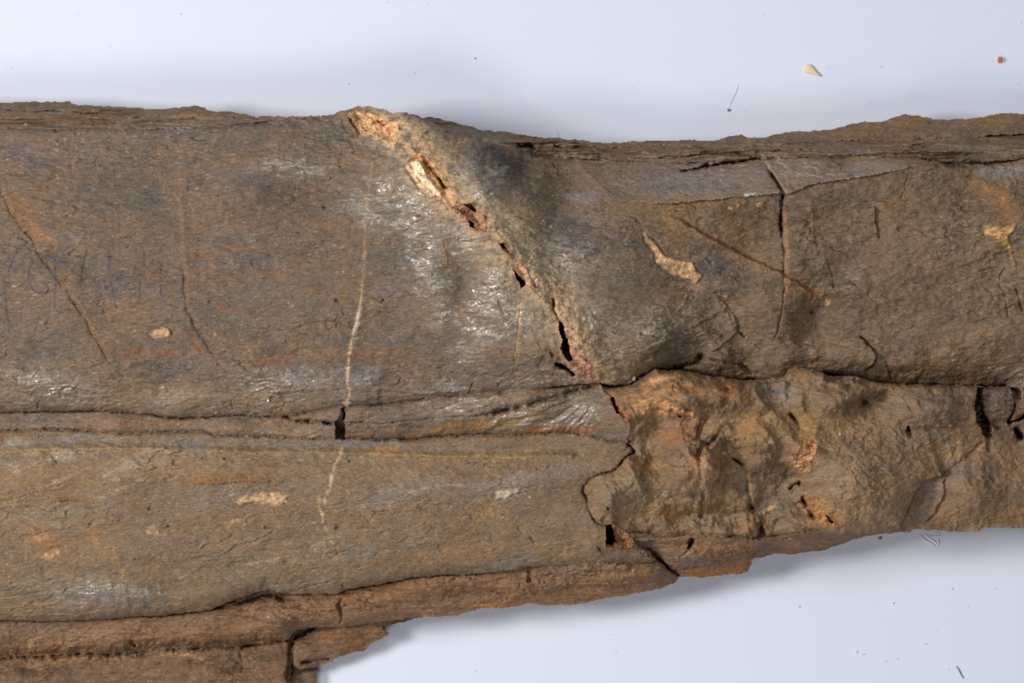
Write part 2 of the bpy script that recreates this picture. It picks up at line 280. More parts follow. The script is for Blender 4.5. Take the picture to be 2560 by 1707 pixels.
# ------------------------------------------------------------------ colour and gloss fields
def mixc(C, col, w):
    return C + (col - C) * w[..., None]
c1 = fbm(210, 60, 100, 4); c2 = fbm(90, 40, 104, 3); c3 = fbm(60, 12, 108, 3); c4 = fbm(120, 90, 112, 4); c5 = fbm(34, 26, 116, 3)
GREYBR = lin(116, 105, 93); BROWN = lin(132, 107, 82); DARK = lin(92, 84, 77); OCHRE = lin(148, 112, 62); TAN = lin(205, 164, 118)
PALE = lin(226, 196, 152); RUST = lin(156, 84, 34); BLUE = lin(122, 124, 132); SIDE = lin(142, 100, 62); OLIVE = lin(138, 122, 86); MAUVE = lin(132, 112, 104)
C = np.empty(X.shape + (3,), f32); C[:] = GREYBR
C = mixc(C, BROWN, sstep(-.5, .6, c1 + .5 * c3))
C = mixc(C, DARK, .65 * sstep(.1, .8, c4 + .3 * c2 + .3 * c5))
C = mixc(C, lin(140, 116, 84), np.where(lab == LOWER, .55, 0) * sstep(-.7, .4, c2 + .4))
C = mixc(C, lin(122, 102, 76), np.where((lab == UPPER) & (X > 1500), .6, 0).astype(f32))
C = mixc(C, lin(136, 106, 70), np.where(isfold, .6, 0).astype(f32))
C = mixc(C, lin(138, 104, 74), np.where(np.isin(lab, (LEDGE, BOTL, CHIP, RSIDE)), .8, 0).astype(f32))
C = mixc(C, lin(124, 106, 84), np.where(isback, .6, 0).astype(f32))
C = mixc(C, lin(84, 70, 58), np.where(np.isin(lab, (COL, BLK)), .7, 0).astype(f32))
C = mixc(C, MAUVE, .5 * sstep(.25, .8, fbm(180, 70, 120, 3)))
C = mixc(C, OCHRE, np.where(isfold, .45, .2) * sstep(.2, .85, fbm(80, 44, 124, 4)))
C = mixc(C, RUST, np.where(isside, .22, .04) * sstep(.25, .9, fbm(110, 30, 128, 4)))
C = mixc(C, DARK, np.where(isside, .65, 0) * sstep(.15, .85, fbm(120, 36, 132, 4, gain=.65)))
C *= np.exp(.26 * tA * mA + .22 * tB * mB + .22 * tC * (isfold | (X > 1450)) * mA)[..., None]
C = mixc(C, lin(142, 132, 124), np.where(lab == FACET, .42, 0) * sstep(1440, 1760, X + 60 * c1).astype(f32))  # paler facet: its lit look is put into the colour
G = (0.18 + .12 * c2).astype(f32)
G[lab == FACET] = .42

C = mixc(C, lin(146, 108, 78), .16 * sstep(.15, .8, fbm(46, 20, 215, 4, gain=.65)))
C = mixc(C, lin(113, 105, 97), .4 * sstep(.15, .8, fbm(60, 22, 219, 4, gain=.65)))
C = mixc(C, lin(74, 62, 52), .4 * sstep(.3, .9, fbm(40, 24, 223, 4, gain=.7)))
C = mixc(C, lin(80, 66, 54), np.where(isfold, .6, 0) * sstep(.0, .8, fbm(110, 80, 240, 4, gain=.65)))
C = mixc(C, lin(158, 126, 86), np.where(isfold, .5, 0) * sstep(.1, .8, fbm(120, 70, 244, 4, gain=.65)))
C = mixc(C, lin(118, 114, 108), np.where(isfold, .45, 0) * sstep(.2, .8, fbm(100, 60, 248, 4, gain=.65)))
C = mixc(C, lin(166, 98, 44), np.where(isfold, .35, 0) * sstep(.2, .9, fbm(80, 60, 252, 4, gain=.65)))
fib = fbm(22, 4.2, 200, 2, -3); fib2 = fbm(18, 4.2, 203, 2, 28); fib3 = fbm(18, 4.2, 206, 2, -38)
EDGE = fbm(22, 16, 140, 3)
BRK = np.clip(.62 + .55 * fbm(34, 18, 226, 4, gain=.7) + .35 * (fib * .6 + fib2 * .5) , 0.05, 1.15)
def blob(cx, cy, rx, ry, a, col, st, soft=.6, rough=.5, gloss=None, only=None, brk=None):
    r = max(rx, ry) * 1.7
    sl = box([(cx - r, cy - r), (cx + r, cy + r)], 0)
    c, s = math.cos(math.radians(a)), math.sin(math.radians(a))
    dx = XV[sl] - cx; dy = YV[sl] - cy
    q = np.sqrt(((dx * c + dy * s) / rx) ** 2 + ((-dx * s + dy * c) / ry) ** 2) + rough * EDGE[sl]
    w = st * 1.4 * (1 - sstep(.9 - soft, 1 + .5 * soft, q + .25 * c5[sl])) * (BRK if brk is None else brk)[sl]
    w = np.minimum(w, .95)
    if only is not None: w = w * np.isin(lab[sl], only)
    if col is not None: C[sl] = mixc(C[sl], col, w)
    if gloss is not None: G[sl] += (gloss - G[sl]) * np.clip(w, 0, 1)
def patch(pts, col, st=1.0, raise_=0, gloss=None, crystal=0):
    sl, m = inside(pts)
    sl2, d, T, sd = pline(list(pts) + [pts[0]], 14)
    dd = np.full(X.shape, 30, f32); dd[sl2] = d; dd = dd[sl]
    ins = np.where(m, dd, -dd)
    w = st * sstep(-4, 6, ins + 5 * fbm(13, 10, 152, 3, x=X[sl], y=Y[sl])) * np.clip(.8 + .6 * fbm(14, 11, 155, 3, x=X[sl], y=Y[sl]), .25, 1)
    C[sl] = mixc(C[sl], col * (1 + .3 * EDGE[sl])[..., None], w); H[sl] += raise_ * sstep(-1, 3, ins)
    H[sl] -= .6 * raise_ * np.exp(-((ins + 4) / 3.) ** 2)
    if crystal: H[sl] += crystal * m * fbm(9, 8, 150, 3, x=X[sl], y=Y[sl], gain=.7)
    if gloss is not None: G[sl][m] = gloss
WN = fbm(30, 30, 230, 3, gain=.7)
def stain(pts, w, col, st, ta=.15, tb=.15, noise=.6, loose=False):
    sl, d, T, sd = pline(pts, 4 * w, XV if loose else None, YV if loose else None)
    ww = w * np.clip(1 + .9 * WN[sl], .3, 1.8)
    k = st * np.exp(-(d / ww) ** 2) * taper(T, ta, tb) * np.clip(.8 + noise * 1.5 * EDGE[sl] + .5 * fib2[sl], 0, 1.1)
    C[sl] = mixc(C[sl], col, np.clip(k, 0, 1))
def groove(pts, w, dep, ta=.12, tb=.12, noise=.5):
    """a crack: ragged V of uneven width and depth with a softly worn shoulder"""
    minor = dep < 20
    sl, d, T, sd = pline(pts, 6 * w + 8)
    n = WN[sl]
    ww = w * np.clip(.85 + .8 * n, .35, 1.7) * (.8 if minor else 1.0)
    k = np.clip(1 + noise * 2.4 * fbm(46, 46, 236, 2, x=X[sl], y=Y[sl]) + .5 * n, .0 if minor else .25, 1.7)
    one = np.where(sd > 0, 1.0, .6)
    t = taper(T, ta, tb)
    H[sl] -= (.62 if minor else 1.0) * dep * np.exp(-(d / ww) ** 2) * t * k + .12 * min(dep, 40) * one * np.exp(-(d / (3.2 * w))) * t
def step(pts, hi, decay, side=1, ta=.15, tb=.15, w=2.0, only=None):
    """one side of the line stands proud and fades away from it"""
    sl, d, T, sd = pline(pts, decay * 3)
    s = sd * side * d
    k = hi * np.where(s > 0, sstep(0, w, s) * np.exp(-np.maximum(s - w, 0) / decay), 0) * taper(T, ta, tb)
    if only is not None: k = k * np.isin(lab[sl], only)
    H[sl] += k
def roundoff(pts, side, dep, w, only=None):
    sl, d, T, sd = pline(pts, 3 * w)
    k = dep * np.exp(-(d / w) ** 1.3) * (sd * side > 0)
    if only is not None: k = k * np.isin(lab[sl], only)
    H[sl] -= k
def pit(pts, slope, dep, col, core=None, coredep=110, crystal=3.0, st=.9):
    sl, m = inside(pts)
    p2 = list(pts) + [pts[0]]
    sl2, d, T, sd = pline(p2, 20)
    dd = np.full(X.shape, 0, f32); dd[sl2] = d
    dd = dd[sl]
    H[sl] -= m * np.minimum(dd * slope, dep)
    H[sl] += m * crystal * (1.5 * fbm(17, 14, 160, 4, x=X[sl], y=Y[sl], gain=.75) + .4)
    if col is not None: 
        tone = fbm(20, 15, 163, 4, x=X[sl], y=Y[sl], gain=.7)
        cc = col * (1 + .5 * tone)[..., None] * np.stack([np.ones_like(tone), 1 + .12 * tone, 1 + .3 * tone], -1)
        C[sl] = C[sl] + (cc - C[sl]) * (m * st)[..., None]
        halo = np.zeros(X.shape, f32); halo[sl2] = np.exp(-d / 7.0); halo = halo[sl] * (~m) * np.clip(.45 + .8 * EDGE[sl], 0, .8)
        C[sl] = mixc(C[sl], col * .9, halo)
    G[sl][m] = .15
    if core:
        sc, mc = inside(core)
        H[sc] -= mc * coredep

# --- broad tints seen on the faces (stone colour, with shade and sheen of some facets painted in)
for b in [
 (90,380,120,50,0,BLUE,.28),(300,480,140,60,0,DARK,.4),(140,660,190,34,8,lin(98,94,88),.6),(330,430,60,40,0,DARK,.3),(370,520,70,45,0,lin(96,92,86),.5),
 (620,660,80,36,0,lin(100,96,90),.6),(700,500,140,80,0,lin(92,84,76),.6),(760,380,110,50,-8,lin(112,108,104),.5),(420,330,150,18,0,BLUE,.3),
 (150,780,170,60,10,lin(138,108,80),.4),(330,560,150,40,6,BROWN,.5),(560,560,120,30,0,lin(140,110,84),.4),(820,640,60,140,0,lin(132,108,82),.4),
 (440,480,14,60,0,lin(140,108,72),.6),(60,520,60,26,55,lin(158,116,66),.6),(100,590,50,24,40,lin(165,120,66),.6),(30,440,30,30,0,lin(150,115,76),.5),
 (350,880,100,14,0,lin(145,92,54),.5),(420,890,40,9,0,RUST,.5),(700,905,90,12,-2,lin(140,88,54),.6),(880,890,110,14,-3,lin(140,92,60),.5),
 (560,770,30,8,-8,lin(160,92,52),.8),(505,860,40,8,40,lin(150,92,48),.6),(500,640,50,18,20,lin(145,95,58),.5),(600,625,70,14,-4,lin(150,108,66),.5),
 (180,950,170,50,4,lin(132,116,92),.5),(460,990,200,40,0,lin(142,118,86),.5),(760,950,90,40,8,lin(132,134,138),.6),(900,940,60,30,0,lin(128,130,134),.5),
 (300,1000,120,30,0,lin(142,116,78),.5),(1000,760,120,60,0,lin(128,112,92),.5),(1150,690,40,90,5,lin(104,98,88),.7),(1100,620,90,50,10,lin(108,106,102),.5),
 (1000,640,80,36,0,lin(112,108,104),.5),(960,720,60,22,0,lin(122,118,122),.4),(880,700,40,20,0,lin(140,112,78),.6),(865,735,24,20,0,lin(140,106,66),.7),
 # vein surroundings
 (1220,520,70,60,40,lin(158,142,112),.6),(1320,640,60,90,-30,lin(150,136,106),.6),(1300,560,44,60,-20,lin(156,134,84),.7),(1130,420,60,60,45,lin(146,128,94),.6),
 (1070,400,26,80,-40,lin(168,126,66),.6),(1100,390,34,40,0,lin(160,124,70),.5),(1290,760,60,110,0,lin(146,132,108),.5),(1230,800,60,70,0,lin(132,122,104),.5),
 (1160,500,40,26,0,lin(160,140,110),.5),(1420,760,26,40,-20,lin(170,120,64),.7),(1455,830,26,50,-20,lin(184,130,76),.8),(1385,740,14,14,0,lin(170,122,70),.6),
 (1020,330,26,24,-20,lin(86,86,84),.7),(1045,325,16,30,-50,lin(198,150,86),.8),(1140,345,40,12,10,lin(162,134,80),.8),(1100,335,46,14,0,lin(86,88,90),.7),
 (1320,430,110,60,20,lin(84,78,68),.8),(1240,405,70,44,35,lin(70,70,72),.85),(1350,470,120,60,10,lin(92,84,72),.6),  # dark trough: shade of the slope facing away, painted in
 (1450,490,60,16,-5,lin(128,130,138),.6),(1450,600,90,60,10,lin(80,80,80),.75),(1440,570,50,20,0,lin(70,72,78),.6),(1560,700,120,70,-20,lin(96,92,84),.6),
 (1520,630,60,40,0,lin(90,88,84),.6),(1360,560,50,40,0,lin(136,130,112),.5),(1680,560,60,30,20,lin(148,112,62),.6),(1700,600,50,40,20,lin(124,92,48),.6),
 (1800,680,90,50,30,lin(84,84,86),.6),(1750,640,60,40,0,lin(88,86,84),.5),(1560,900,110,40,-10,lin(122,110,78),.5),(1700,860,70,50,0,lin(106,108,100),.6),
 (1640,880,60,40,0,lin(118,112,90),.5),(1760,760,40,50,20,lin(92,92,88),.5),
 # right upper bed
 (1700,450,220,40,-4,lin(134,126,122),.6),(1480,440,140,36,6,lin(128,112,92),.5),(2080,410,160,34,-4,lin(140,132,124),.5),(1700,515,130,24,-4,lin(140,112,62),.7),  # pale greys paint the lit upper facet; the ochre is stone
 (1830,540,60,50,-20,lin(120,88,46),.6),(1870,600,60,70,0,lin(116,92,58),.6),(2050,540,120,80,0,lin(100,86,66),.6),(2060,660,110,60,0,lin(98,86,68),.5),
 (2300,640,200,90,0,lin(130,104,84),.5),(2340,760,200,60,0,lin(112,94,72),.5),(2470,480,90,26,28,lin(170,116,48),.7),(2510,540,36,50,20,lin(160,110,48),.6),
 (2500,430,80,24,0,lin(136,140,142),.6),(2380,480,120,50,0,lin(106,92,72),.5),(2140,675,26,24,0,lin(146,134,122),.8),(2130,460,30,16,0,lin(140,112,70),.5),
 (2230,520,30,16,10,lin(140,104,52),.6),(2420,900,150,50,0,lin(118,94,60),.6),(2140,900,60,40,0,lin(118,104,76),.5),(2250,440,50,14,-20,lin(96,82,64),.5),
 (2095,410,30,14,0,lin(92,84,76),.7),(2135,402,36,14,0,lin(150,120,70),.5),(2430,445,24,6,8,lin(82,72,68),.8),
 (2100,780,70,70,0,lin(92,80,66),.6),(1930,850,80,60,0,lin(110,98,80),.4),
 # lower bed
 (480,1115,70,14,6,lin(112,118,128),.75),(200,1100,120,14,0,lin(120,116,110),.6),(720,1115,120,10,0,lin(118,120,124),.6),(900,1105,90,10,0,lin(112,114,118),.6),
 (160,1190,180,50,-6,lin(150,118,78),.6),(400,1150,160,40,0,lin(146,120,82),.5),(560,1195,110,9,-2,lin(140,96,44),.7),(180,1245,60,9,0,lin(136,92,44),.7),
 (560,1240,120,24,-4,lin(140,124,114),.6),(100,1290,110,26,-4,lin(132,122,104),.5),(260,1240,60,16,-4,lin(136,124,112),.5),(700,1330,100,40,0,lin(118,98,72),.5),
 (120,1360,90,40,20,lin(152,108,64),.5),(240,1340,30,24,30,lin(168,126,76),.6),(270,1380,36,24,30,lin(166,126,74),.6),(540,1400,120,50,0,lin(112,100,80),.5),
 (120,1470,160,50,0,lin(116,110,94),.6),(300,1480,140,36,0,lin(112,112,106),.6),(640,1430,90,50,0,lin(112,102,82),.6),(800,1440,120,40,0,lin(128,114,90),.5),
 (960,1130,40,22,0,lin(172,122,82),.75),(880,1145,100,14,0,lin(142,126,96),.5),(1050,1140,60,10,0,lin(160,124,84),.5),(1250,1140,160,16,-2,lin(150,126,80),.55),
 (1000,1230,130,24,-16,lin(134,128,126),.6),(1350,1190,200,24,-12,lin(138,130,126),.65),(1200,1230,160,40,-8,lin(134,120,108),.5),(1220,1280,50,26,0,lin(158,128,76),.6),
 (1300,1170,70,20,0,lin(120,98,66),.5),(1420,1290,80,60,0,lin(134,112,88),.4),(1000,1300,180,40,-4,lin(128,104,78),.4),(1100,1390,160,36,-8,lin(150,120,80),.5),
 (900,1380,60,24,0,lin(122,122,118),.6),(1280,1400,70,26,-10,lin(112,110,98),.6),(1370,1390,60,24,0,lin(140,116,84),.4),(1550,1390,70,26,10,lin(134,122,104),.5),
 (1500,1140,90,24,0,lin(134,108,70),.5),(1180,1375,90,20,0,lin(160,122,74),.4),
 # strips
 (200,1062,160,14,0,lin(140,108,82),.5),(620,1070,120,10,0,lin(142,112,80),.5),(950,1082,120,9,0,lin(140,98,56),.6),(1180,1066,130,18,-6,lin(146,104,44),.75),
 (1300,1040,120,24,-14,lin(140,112,62),.6),(1420,1072,80,8,4,lin(166,90,30),.85),(1350,1075,60,8,-2,lin(150,84,32),.7),(1250,1000,110,20,-6,lin(128,112,84),.5),
 (1450,1030,70,40,-20,lin(126,118,98),.5),(1330,960,130,16,-6,lin(128,118,104),.5),
 # fold mass
 (1690,970,90,24,-8,lin(196,150,98),.55),(1610,1010,80,22,14,lin(198,148,98),.8),(1720,1025,60,16,30,lin(200,152,104),.6),(1780,980,110,30,6,lin(150,100,50),.75),
 (1690,1080,50,30,-20,lin(172,104,46),.5),(1735,1170,26,50,20,lin(176,114,56),.55),(1780,1200,50,60,10,lin(170,130,92),.6),(1600,1100,50,50,0,lin(136,122,92),.5),
 (1640,1180,50,60,10,lin(126,98,52),.6),(1870,1080,50,36,-20,lin(164,112,42),.7),(1950,1060,130,60,8,lin(146,120,74),.6),(1560,1230,80,50,0,lin(138,126,94),.6),
 (1700,1280,110,30,0,lin(160,118,50),.6),(1830,1260,60,40,0,lin(142,116,56),.6),(1800,1310,120,20,0,lin(138,126,108),.5),(1850,1180,40,60,0,lin(116,98,66),.5),
 (1905,1210,60,60,0,lin(104,94,78),.6),(1950,1280,60,50,0,lin(96,88,76),.6),(1880,1320,46,20,0,lin(176,116,54),.8),(2010,1120,40,60,10,lin(178,132,88),.55),
 (1930,975,60,20,10,lin(110,108,102),.7),(1960,1000,40,18,10,lin(146,140,130),.5),(2090,1020,150,30,10,lin(122,100,74),.5),(2050,970,60,30,0,lin(138,104,80),.6),
 (2120,1060,120,30,6,lin(150,112,62),.5),(2350,1010,110,50,0,lin(92,82,72),.75),(2360,1050,80,40,0,lin(88,78,72),.5),(2200,990,60,26,30,lin(110,92,72),.4),
 (2120,1230,120,80,10,lin(152,126,92),.65),(2060,1180,60,30,30,lin(150,136,116),.5),(2050,1270,30,60,-28,lin(172,122,68),.55),(2090,1300,30,30,20,lin(178,130,72),.5),
 (2200,1290,60,40,0,lin(158,134,104),.5),(2320,1260,36,70,24,lin(124,118,116),.7),(2400,1180,60,26,-30,lin(118,112,118),.5),(2460,1260,90,50,0,lin(136,108,76),.5),
 (2300,1090,80,26,0,lin(122,108,96),.5),(2220,1130,60,40,0,lin(138,110,62),.4),(2000,1360,120,16,0,lin(150,116,84),.5),(1760,1330,90,14,0,lin(150,126,96),.5),
 (2320,1080,60,20,0,lin(112,106,92),.5),(2500,1130,50,50,0,lin(122,92,58),.5),
 # side ledge
 (880,1500,200,30,-8,lin(146,102,64),.5),(1150,1470,160,24,-6,lin(148,102,62),.45),(1300,1490,120,24,0,lin(152,110,66),.5),(1550,1450,110,30,0,lin(146,110,68),.6),
 (600,1520,90,16,-10,lin(96,66,36),.6),(520,1590,160,20,-4,lin(158,110,62),.5),(200,1600,200,24,0,lin(150,118,84),.5),(80,1575,90,10,0,lin(134,122,114),.5),  # dark brown blob paints shade under the lower bed's overhang
 (1780,1435,90,14,0,lin(164,108,40),.8),(1860,1420,26,16,0,lin(160,110,44),.7),(1700,1390,90,26,0,lin(128,112,98),.5),(1780,1380,90,24,0,lin(156,112,66),.5),
 (1620,1370,50,24,30,lin(112,108,104),.6),(840,1600,90,14,0,lin(150,96,36),.6),(780,1640,60,16,0,lin(138,108,80),.6),(890,1620,50,16,-20,lin(156,104,44),.6),
 (1660,1430,40,18,0,lin(118,96,68),.6),(1500,1490,90,16,0,lin(160,112,60),.5),(1210,1520,60,8,0,lin(178,124,62),.6),
 # back edges
 (150,300,200,14,0,lin(122,94,58),.6),(400,305,110,10,0,lin(124,122,116),.6),(60,258,120,8,0,lin(118,106,94),.5),(470,287,40,7,0,lin(170,112,46),.7),
 (2200,320,150,30,-8,lin(140,108,72),.6),(2240,340,60,20,0,lin(132,98,64),.6),(1500,395,120,6,4,lin(168,164,158),.5),(1330,335,120,14,10,lin(118,100,84),.5),
 (2500,300,90,20,0,lin(150,112,64),.4),(2420,370,120,14,0,lin(132,124,112),.5),(1200,330,90,10,20,lin(118,104,92),.5),
]:
    blob(*b)

# --- mica sheen: smooth, glossy skins of mica (gloss reflects the softboxes, and a pale tint paints sheen into the colour)
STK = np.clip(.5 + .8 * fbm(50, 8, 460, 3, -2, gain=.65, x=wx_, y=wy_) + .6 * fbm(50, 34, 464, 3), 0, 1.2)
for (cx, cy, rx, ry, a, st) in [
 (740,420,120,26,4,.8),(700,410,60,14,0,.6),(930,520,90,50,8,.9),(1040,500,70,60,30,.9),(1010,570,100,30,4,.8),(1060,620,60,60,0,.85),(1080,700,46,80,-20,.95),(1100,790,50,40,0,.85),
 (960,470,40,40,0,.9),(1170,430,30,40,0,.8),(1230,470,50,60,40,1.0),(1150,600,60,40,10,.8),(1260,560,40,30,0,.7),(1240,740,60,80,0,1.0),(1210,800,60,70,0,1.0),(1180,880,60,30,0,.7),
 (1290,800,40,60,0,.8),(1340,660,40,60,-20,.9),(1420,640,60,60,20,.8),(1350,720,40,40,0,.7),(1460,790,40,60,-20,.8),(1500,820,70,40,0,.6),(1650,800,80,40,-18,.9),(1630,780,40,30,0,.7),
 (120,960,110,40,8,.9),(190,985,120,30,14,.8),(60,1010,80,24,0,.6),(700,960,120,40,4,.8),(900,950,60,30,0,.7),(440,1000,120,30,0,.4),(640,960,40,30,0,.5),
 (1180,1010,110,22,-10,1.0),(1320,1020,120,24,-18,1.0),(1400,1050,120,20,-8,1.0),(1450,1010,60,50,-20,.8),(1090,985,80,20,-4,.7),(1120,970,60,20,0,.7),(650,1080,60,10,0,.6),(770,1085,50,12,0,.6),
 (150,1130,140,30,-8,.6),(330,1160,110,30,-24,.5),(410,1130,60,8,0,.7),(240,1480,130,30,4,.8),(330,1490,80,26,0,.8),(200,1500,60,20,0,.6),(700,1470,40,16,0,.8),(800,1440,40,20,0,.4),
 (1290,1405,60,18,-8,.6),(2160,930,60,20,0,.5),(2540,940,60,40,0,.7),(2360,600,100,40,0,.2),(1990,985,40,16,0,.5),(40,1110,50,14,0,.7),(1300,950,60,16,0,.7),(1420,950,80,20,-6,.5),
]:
    blob(cx, cy, rx, ry, a, lin(176, 170, 156), .5 * st, .8, .7, gloss=None, brk=STK)  # sheen painted as pale colour
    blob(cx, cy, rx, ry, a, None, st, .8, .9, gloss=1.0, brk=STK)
# streaky micro-relief on the mica: makes the sheen break into glints
mic = np.clip((G - .35) / .5, 0, 1)
H += mic * (1.5 * fbm(26, 5, 170, 2, -4) + 1.0 * fbm(9, 5, 173, 2, 12))

# ------------------------------------------------------------------ joints, cracks, steps
# main joint between upper bed and thin strip
for (pts, side, dep, w, only) in [(L2, -1, 12, 9, (UPPER,)), (L2, 1, 8, 5, (STRIPL, STRIPR)), (L3, -1, 9, 7, (STRIPL, STRIPR)), (L3, 1, 5, 5, (LOWER,)),
        (L4, -1, 26, 16, (LOWER,)), (L5, -1, 26, 12, (LEDGE,)), (L4R, -1, 18, 12, (FOLD,)), (CR, 1, 4, 4, (LOWER,)), (CR, -1, 14, 22, (FOLD,)), (L1, 1, 12, 10, (UPPER,)), (L1R, 1, 10, 10, (UPPER,)), (L7, 1, 14, 9, (FOLD,)), (L7[14:25], -1, 26, 24, (UPPER,)), (L7[3:14], -1, 16, 20, (UPPER,))]:
    roundoff(pts, side, dep, w, only)
groove(L2[:12], 2.2, 9, 0, .02, .3); groove(L2[5:8], 2.4, 10, .2, .2, .3); groove(L2[12:19], 2.2, 8, .05, .1, .3)
groove([(700,1042),(760,1051),(838,1058)], 4, 26, .2, .02); groove([(864,1055),(950,1060),(1100,1044),(1230,1038),(1290,1018)], 2.6, 13, .05, .3)
groove([(1180,1045),(1290,1018),(1360,1000),(1430,978),(1500,962)], 6, 20, .2, .1)
groove(L3[:12], 2.2, 8, 0, .05, .3); groove(L3[12:], 2.4, 10, .05, .05, .3)
groove([(0,1054),(110,1052),(200,1052),(260,1046)], 2.2, 7, 0, .3)
groove(CR, 2.0, 15, .02, .1, .5); groove(CR[:5], 3.2, 34, .1, .2)
groove(L4[:20], 2.4, 14, 0, .05, .3); groove(L4[4:12], 3.4, 16, .2, .3, .3)
groove(L5[:12], 3.0, 20, 0, 0, .5); groove([(p[0], p[1] - 8) for p in L5[:11]], 14, 22, 0, .1, .4); groove([(p[0], p[1] + 8) for p in L4[7:12]], 9, 24, .2, .3, .4); groove(CR2[2:], 3.4, 26, .3, .02); groove([(1575,1345),(1610,1372),(1640,1392),(1665,1418)], 16, 16, .3, .3)
groove(L7[:11], 5, 22, .05, .15); groove(L7[2:5], 8, 20)
groove(L7[15:25], 3.0, 17, .1, 0, .25); groove([(2058,934),(2090,948),(2150,948)], 9, 34, .1, .6)
groove(L1[:9], 2.2, 6, 0, .3, .3); groove(L1R[12:], 2.4, 8, .2, 0)
# gap between strip pieces
sl, m = inside([(838,1053),(852,1048),(862,1058),(860,1098),(838,1099)]); H[sl] -= m * 50
groove([(858,1018),(862,1035),(856,1050)], 3, 40, .02, .02)
# back layer cracks
groove([(-180,262),(0,268),(60,276),(150,274),(230,282),(300,285),(380,287),(470,285)], 2.2, 13, 0, .1)
groove([(285,312),(300,303),(345,290),(500,298),(560,288),(620,300),(650,303)], 2.4, 8); step([(280,316),(292,303),(340,292),(420,294),(500,300),(560,294)], 14, 16, 1, .1, .2)
for pts in ([(1430,372),(1490,371),(1560,367),(1620,362),(1700,360),(1780,367)], [(1410,393),(1480,398),(1560,398),(1700,390),(1800,383),(1920,377)], [(1915,380),(1940,376),(2000,373),(2080,377)], [(2050,390),(2200,387),(2300,392),(2380,406)], [(2290,345),(2400,340),(2520,335),(2560,330)], [(2300,395),(2350,405),(2400,410),(2480,405),(2560,398)]):
    groove(pts, 2.2, 16, .1, .15)
groove([(1698,430),(1740,421),(1772,412)], 3, 26, .3, .02); groove([(1768,412),(1800,408),(1860,400),(1900,393),(1912,388)], 3.4, 40, .05, .1); groove([(1766,405),(1775,420)], 6, 40)
step([(1765,410),(1800,406),(1860,399),(1905,391)], 12, 24, -1)
blob(1310,363,26,10,12,None,0); groove([(1290,366),(1320,360),(1345,372)], 6, 26); groove([(1385,360),(1410,368)], 5, 20)
# the two left cracks, shallow relief steps
K1 = [(-10,440),(10,490),(40,545),(60,575),(85,597),(100,630),(115,655),(140,685),(165,720),(200,770),(230,822),(262,875),(292,928)]
step(K1, 9, 50, -1, .02, .1, w=7); groove(K1, 6, 9, .02, .1, .3); stain([(p[0] + 7, p[1] - 4) for p in K1], 7, lin(148,108,66), .45)
K2 = [(448,400),(446,480),(452,560),(456,640),(464,690),(466,740),(474,780),(500,828),(540,888),(566,930)]
step(K2, 8, 50, -1, .4, .15, w=8); groove(K2[3:], 7, 9, .2, .2, .3); stain([(p[0] + 6, p[1] - 2) for p in K2], 6, lin(142,102,66), .45)
step([(100,640),(150,660),(185,690),(205,702),(240,697)], 9, 50, -1, .1, .3); stain([(150,672),(190,696),(240,700),(280,690)], 5, lin(150,108,66), .5)
groove([(80,490),(150,508),(230,522)], 2.5, 4); groove([(75,405),(105,410),(130,415)], 2, 3); groove([(120,885),(170,892),(205,900)], 3, 5)
step([(470,500),(490,545),(560,560),(590,570)], 3, 30, -1)
# K3: long crack right of centre, with pale filling
K3 = [(1918,405),(1922,425),(1945,460),(1957,486),(1955,520),(1952,560),(1956,600),(1960,640),(1960,720),(1955,780),(1942,835),(1930,872)]
blob(1880, 545, 90, 40, -4, lin(92, 74, 50), .7, .8); blob(2080, 500, 130, 34, -8, lin(94, 80, 60), .7, .8); groove(K3[:5], 3.4, 30, .2, .05); groove(K3[3:7], 3.2, 40, .1, .15, .8); groove(K3[6:], 2.2, 18, .05, .25, .7)  # the two dark blobs paint the shaded side below the ridge
stain([(1962,520),(1963,560),(1966,620),(1967,720),(1963,760)], 5, lin(178,130,92), .85, .05, .2)
stain([(1918,400),(1922,425)], 4, TAN, .6)
# facet edge + K4..K7
step([(2187,512),(2191,555),(2196,608)], 12, 60, 1, .1, .3); groove([(2187,516),(2191,555),(2196,604)], 2.2, 10, .2, .4, .2)
groove([(2072,660),(2083,695),(2090,732)], 2.6, 12); groove([(2120,700),(2150,720),(2180,740)], 2, 6); groove([(2200,735),(2230,750),(2255,765)], 2, 6)
groove([(2517,668),(2501,684),(2500,708),(2514,740),(2520,780),(2524,802)], 2.4, 10, .05, .1); groove([(2540,720),(2552,760),(2560,780)], 3, 14)
K7 = [(2150,838),(2180,868),(2195,892),(2185,912),(2165,930)]; groove(K7, 3, 16); step(K7, 14, 30, 1)
step([(2040,640),(2032,490)], 2, 40, -1); groove([(2032,492),(2150,465),(2180,460)], 2, 1.5)
groove([(2270,428),(2262,470),(2252,500)], 3, 5); groove([(1380,405),(1392,420),(1396,440)], 3, 10); step([(1340,445),(1380,440),(1396,440),(1392,405)], 6, 30, -1)
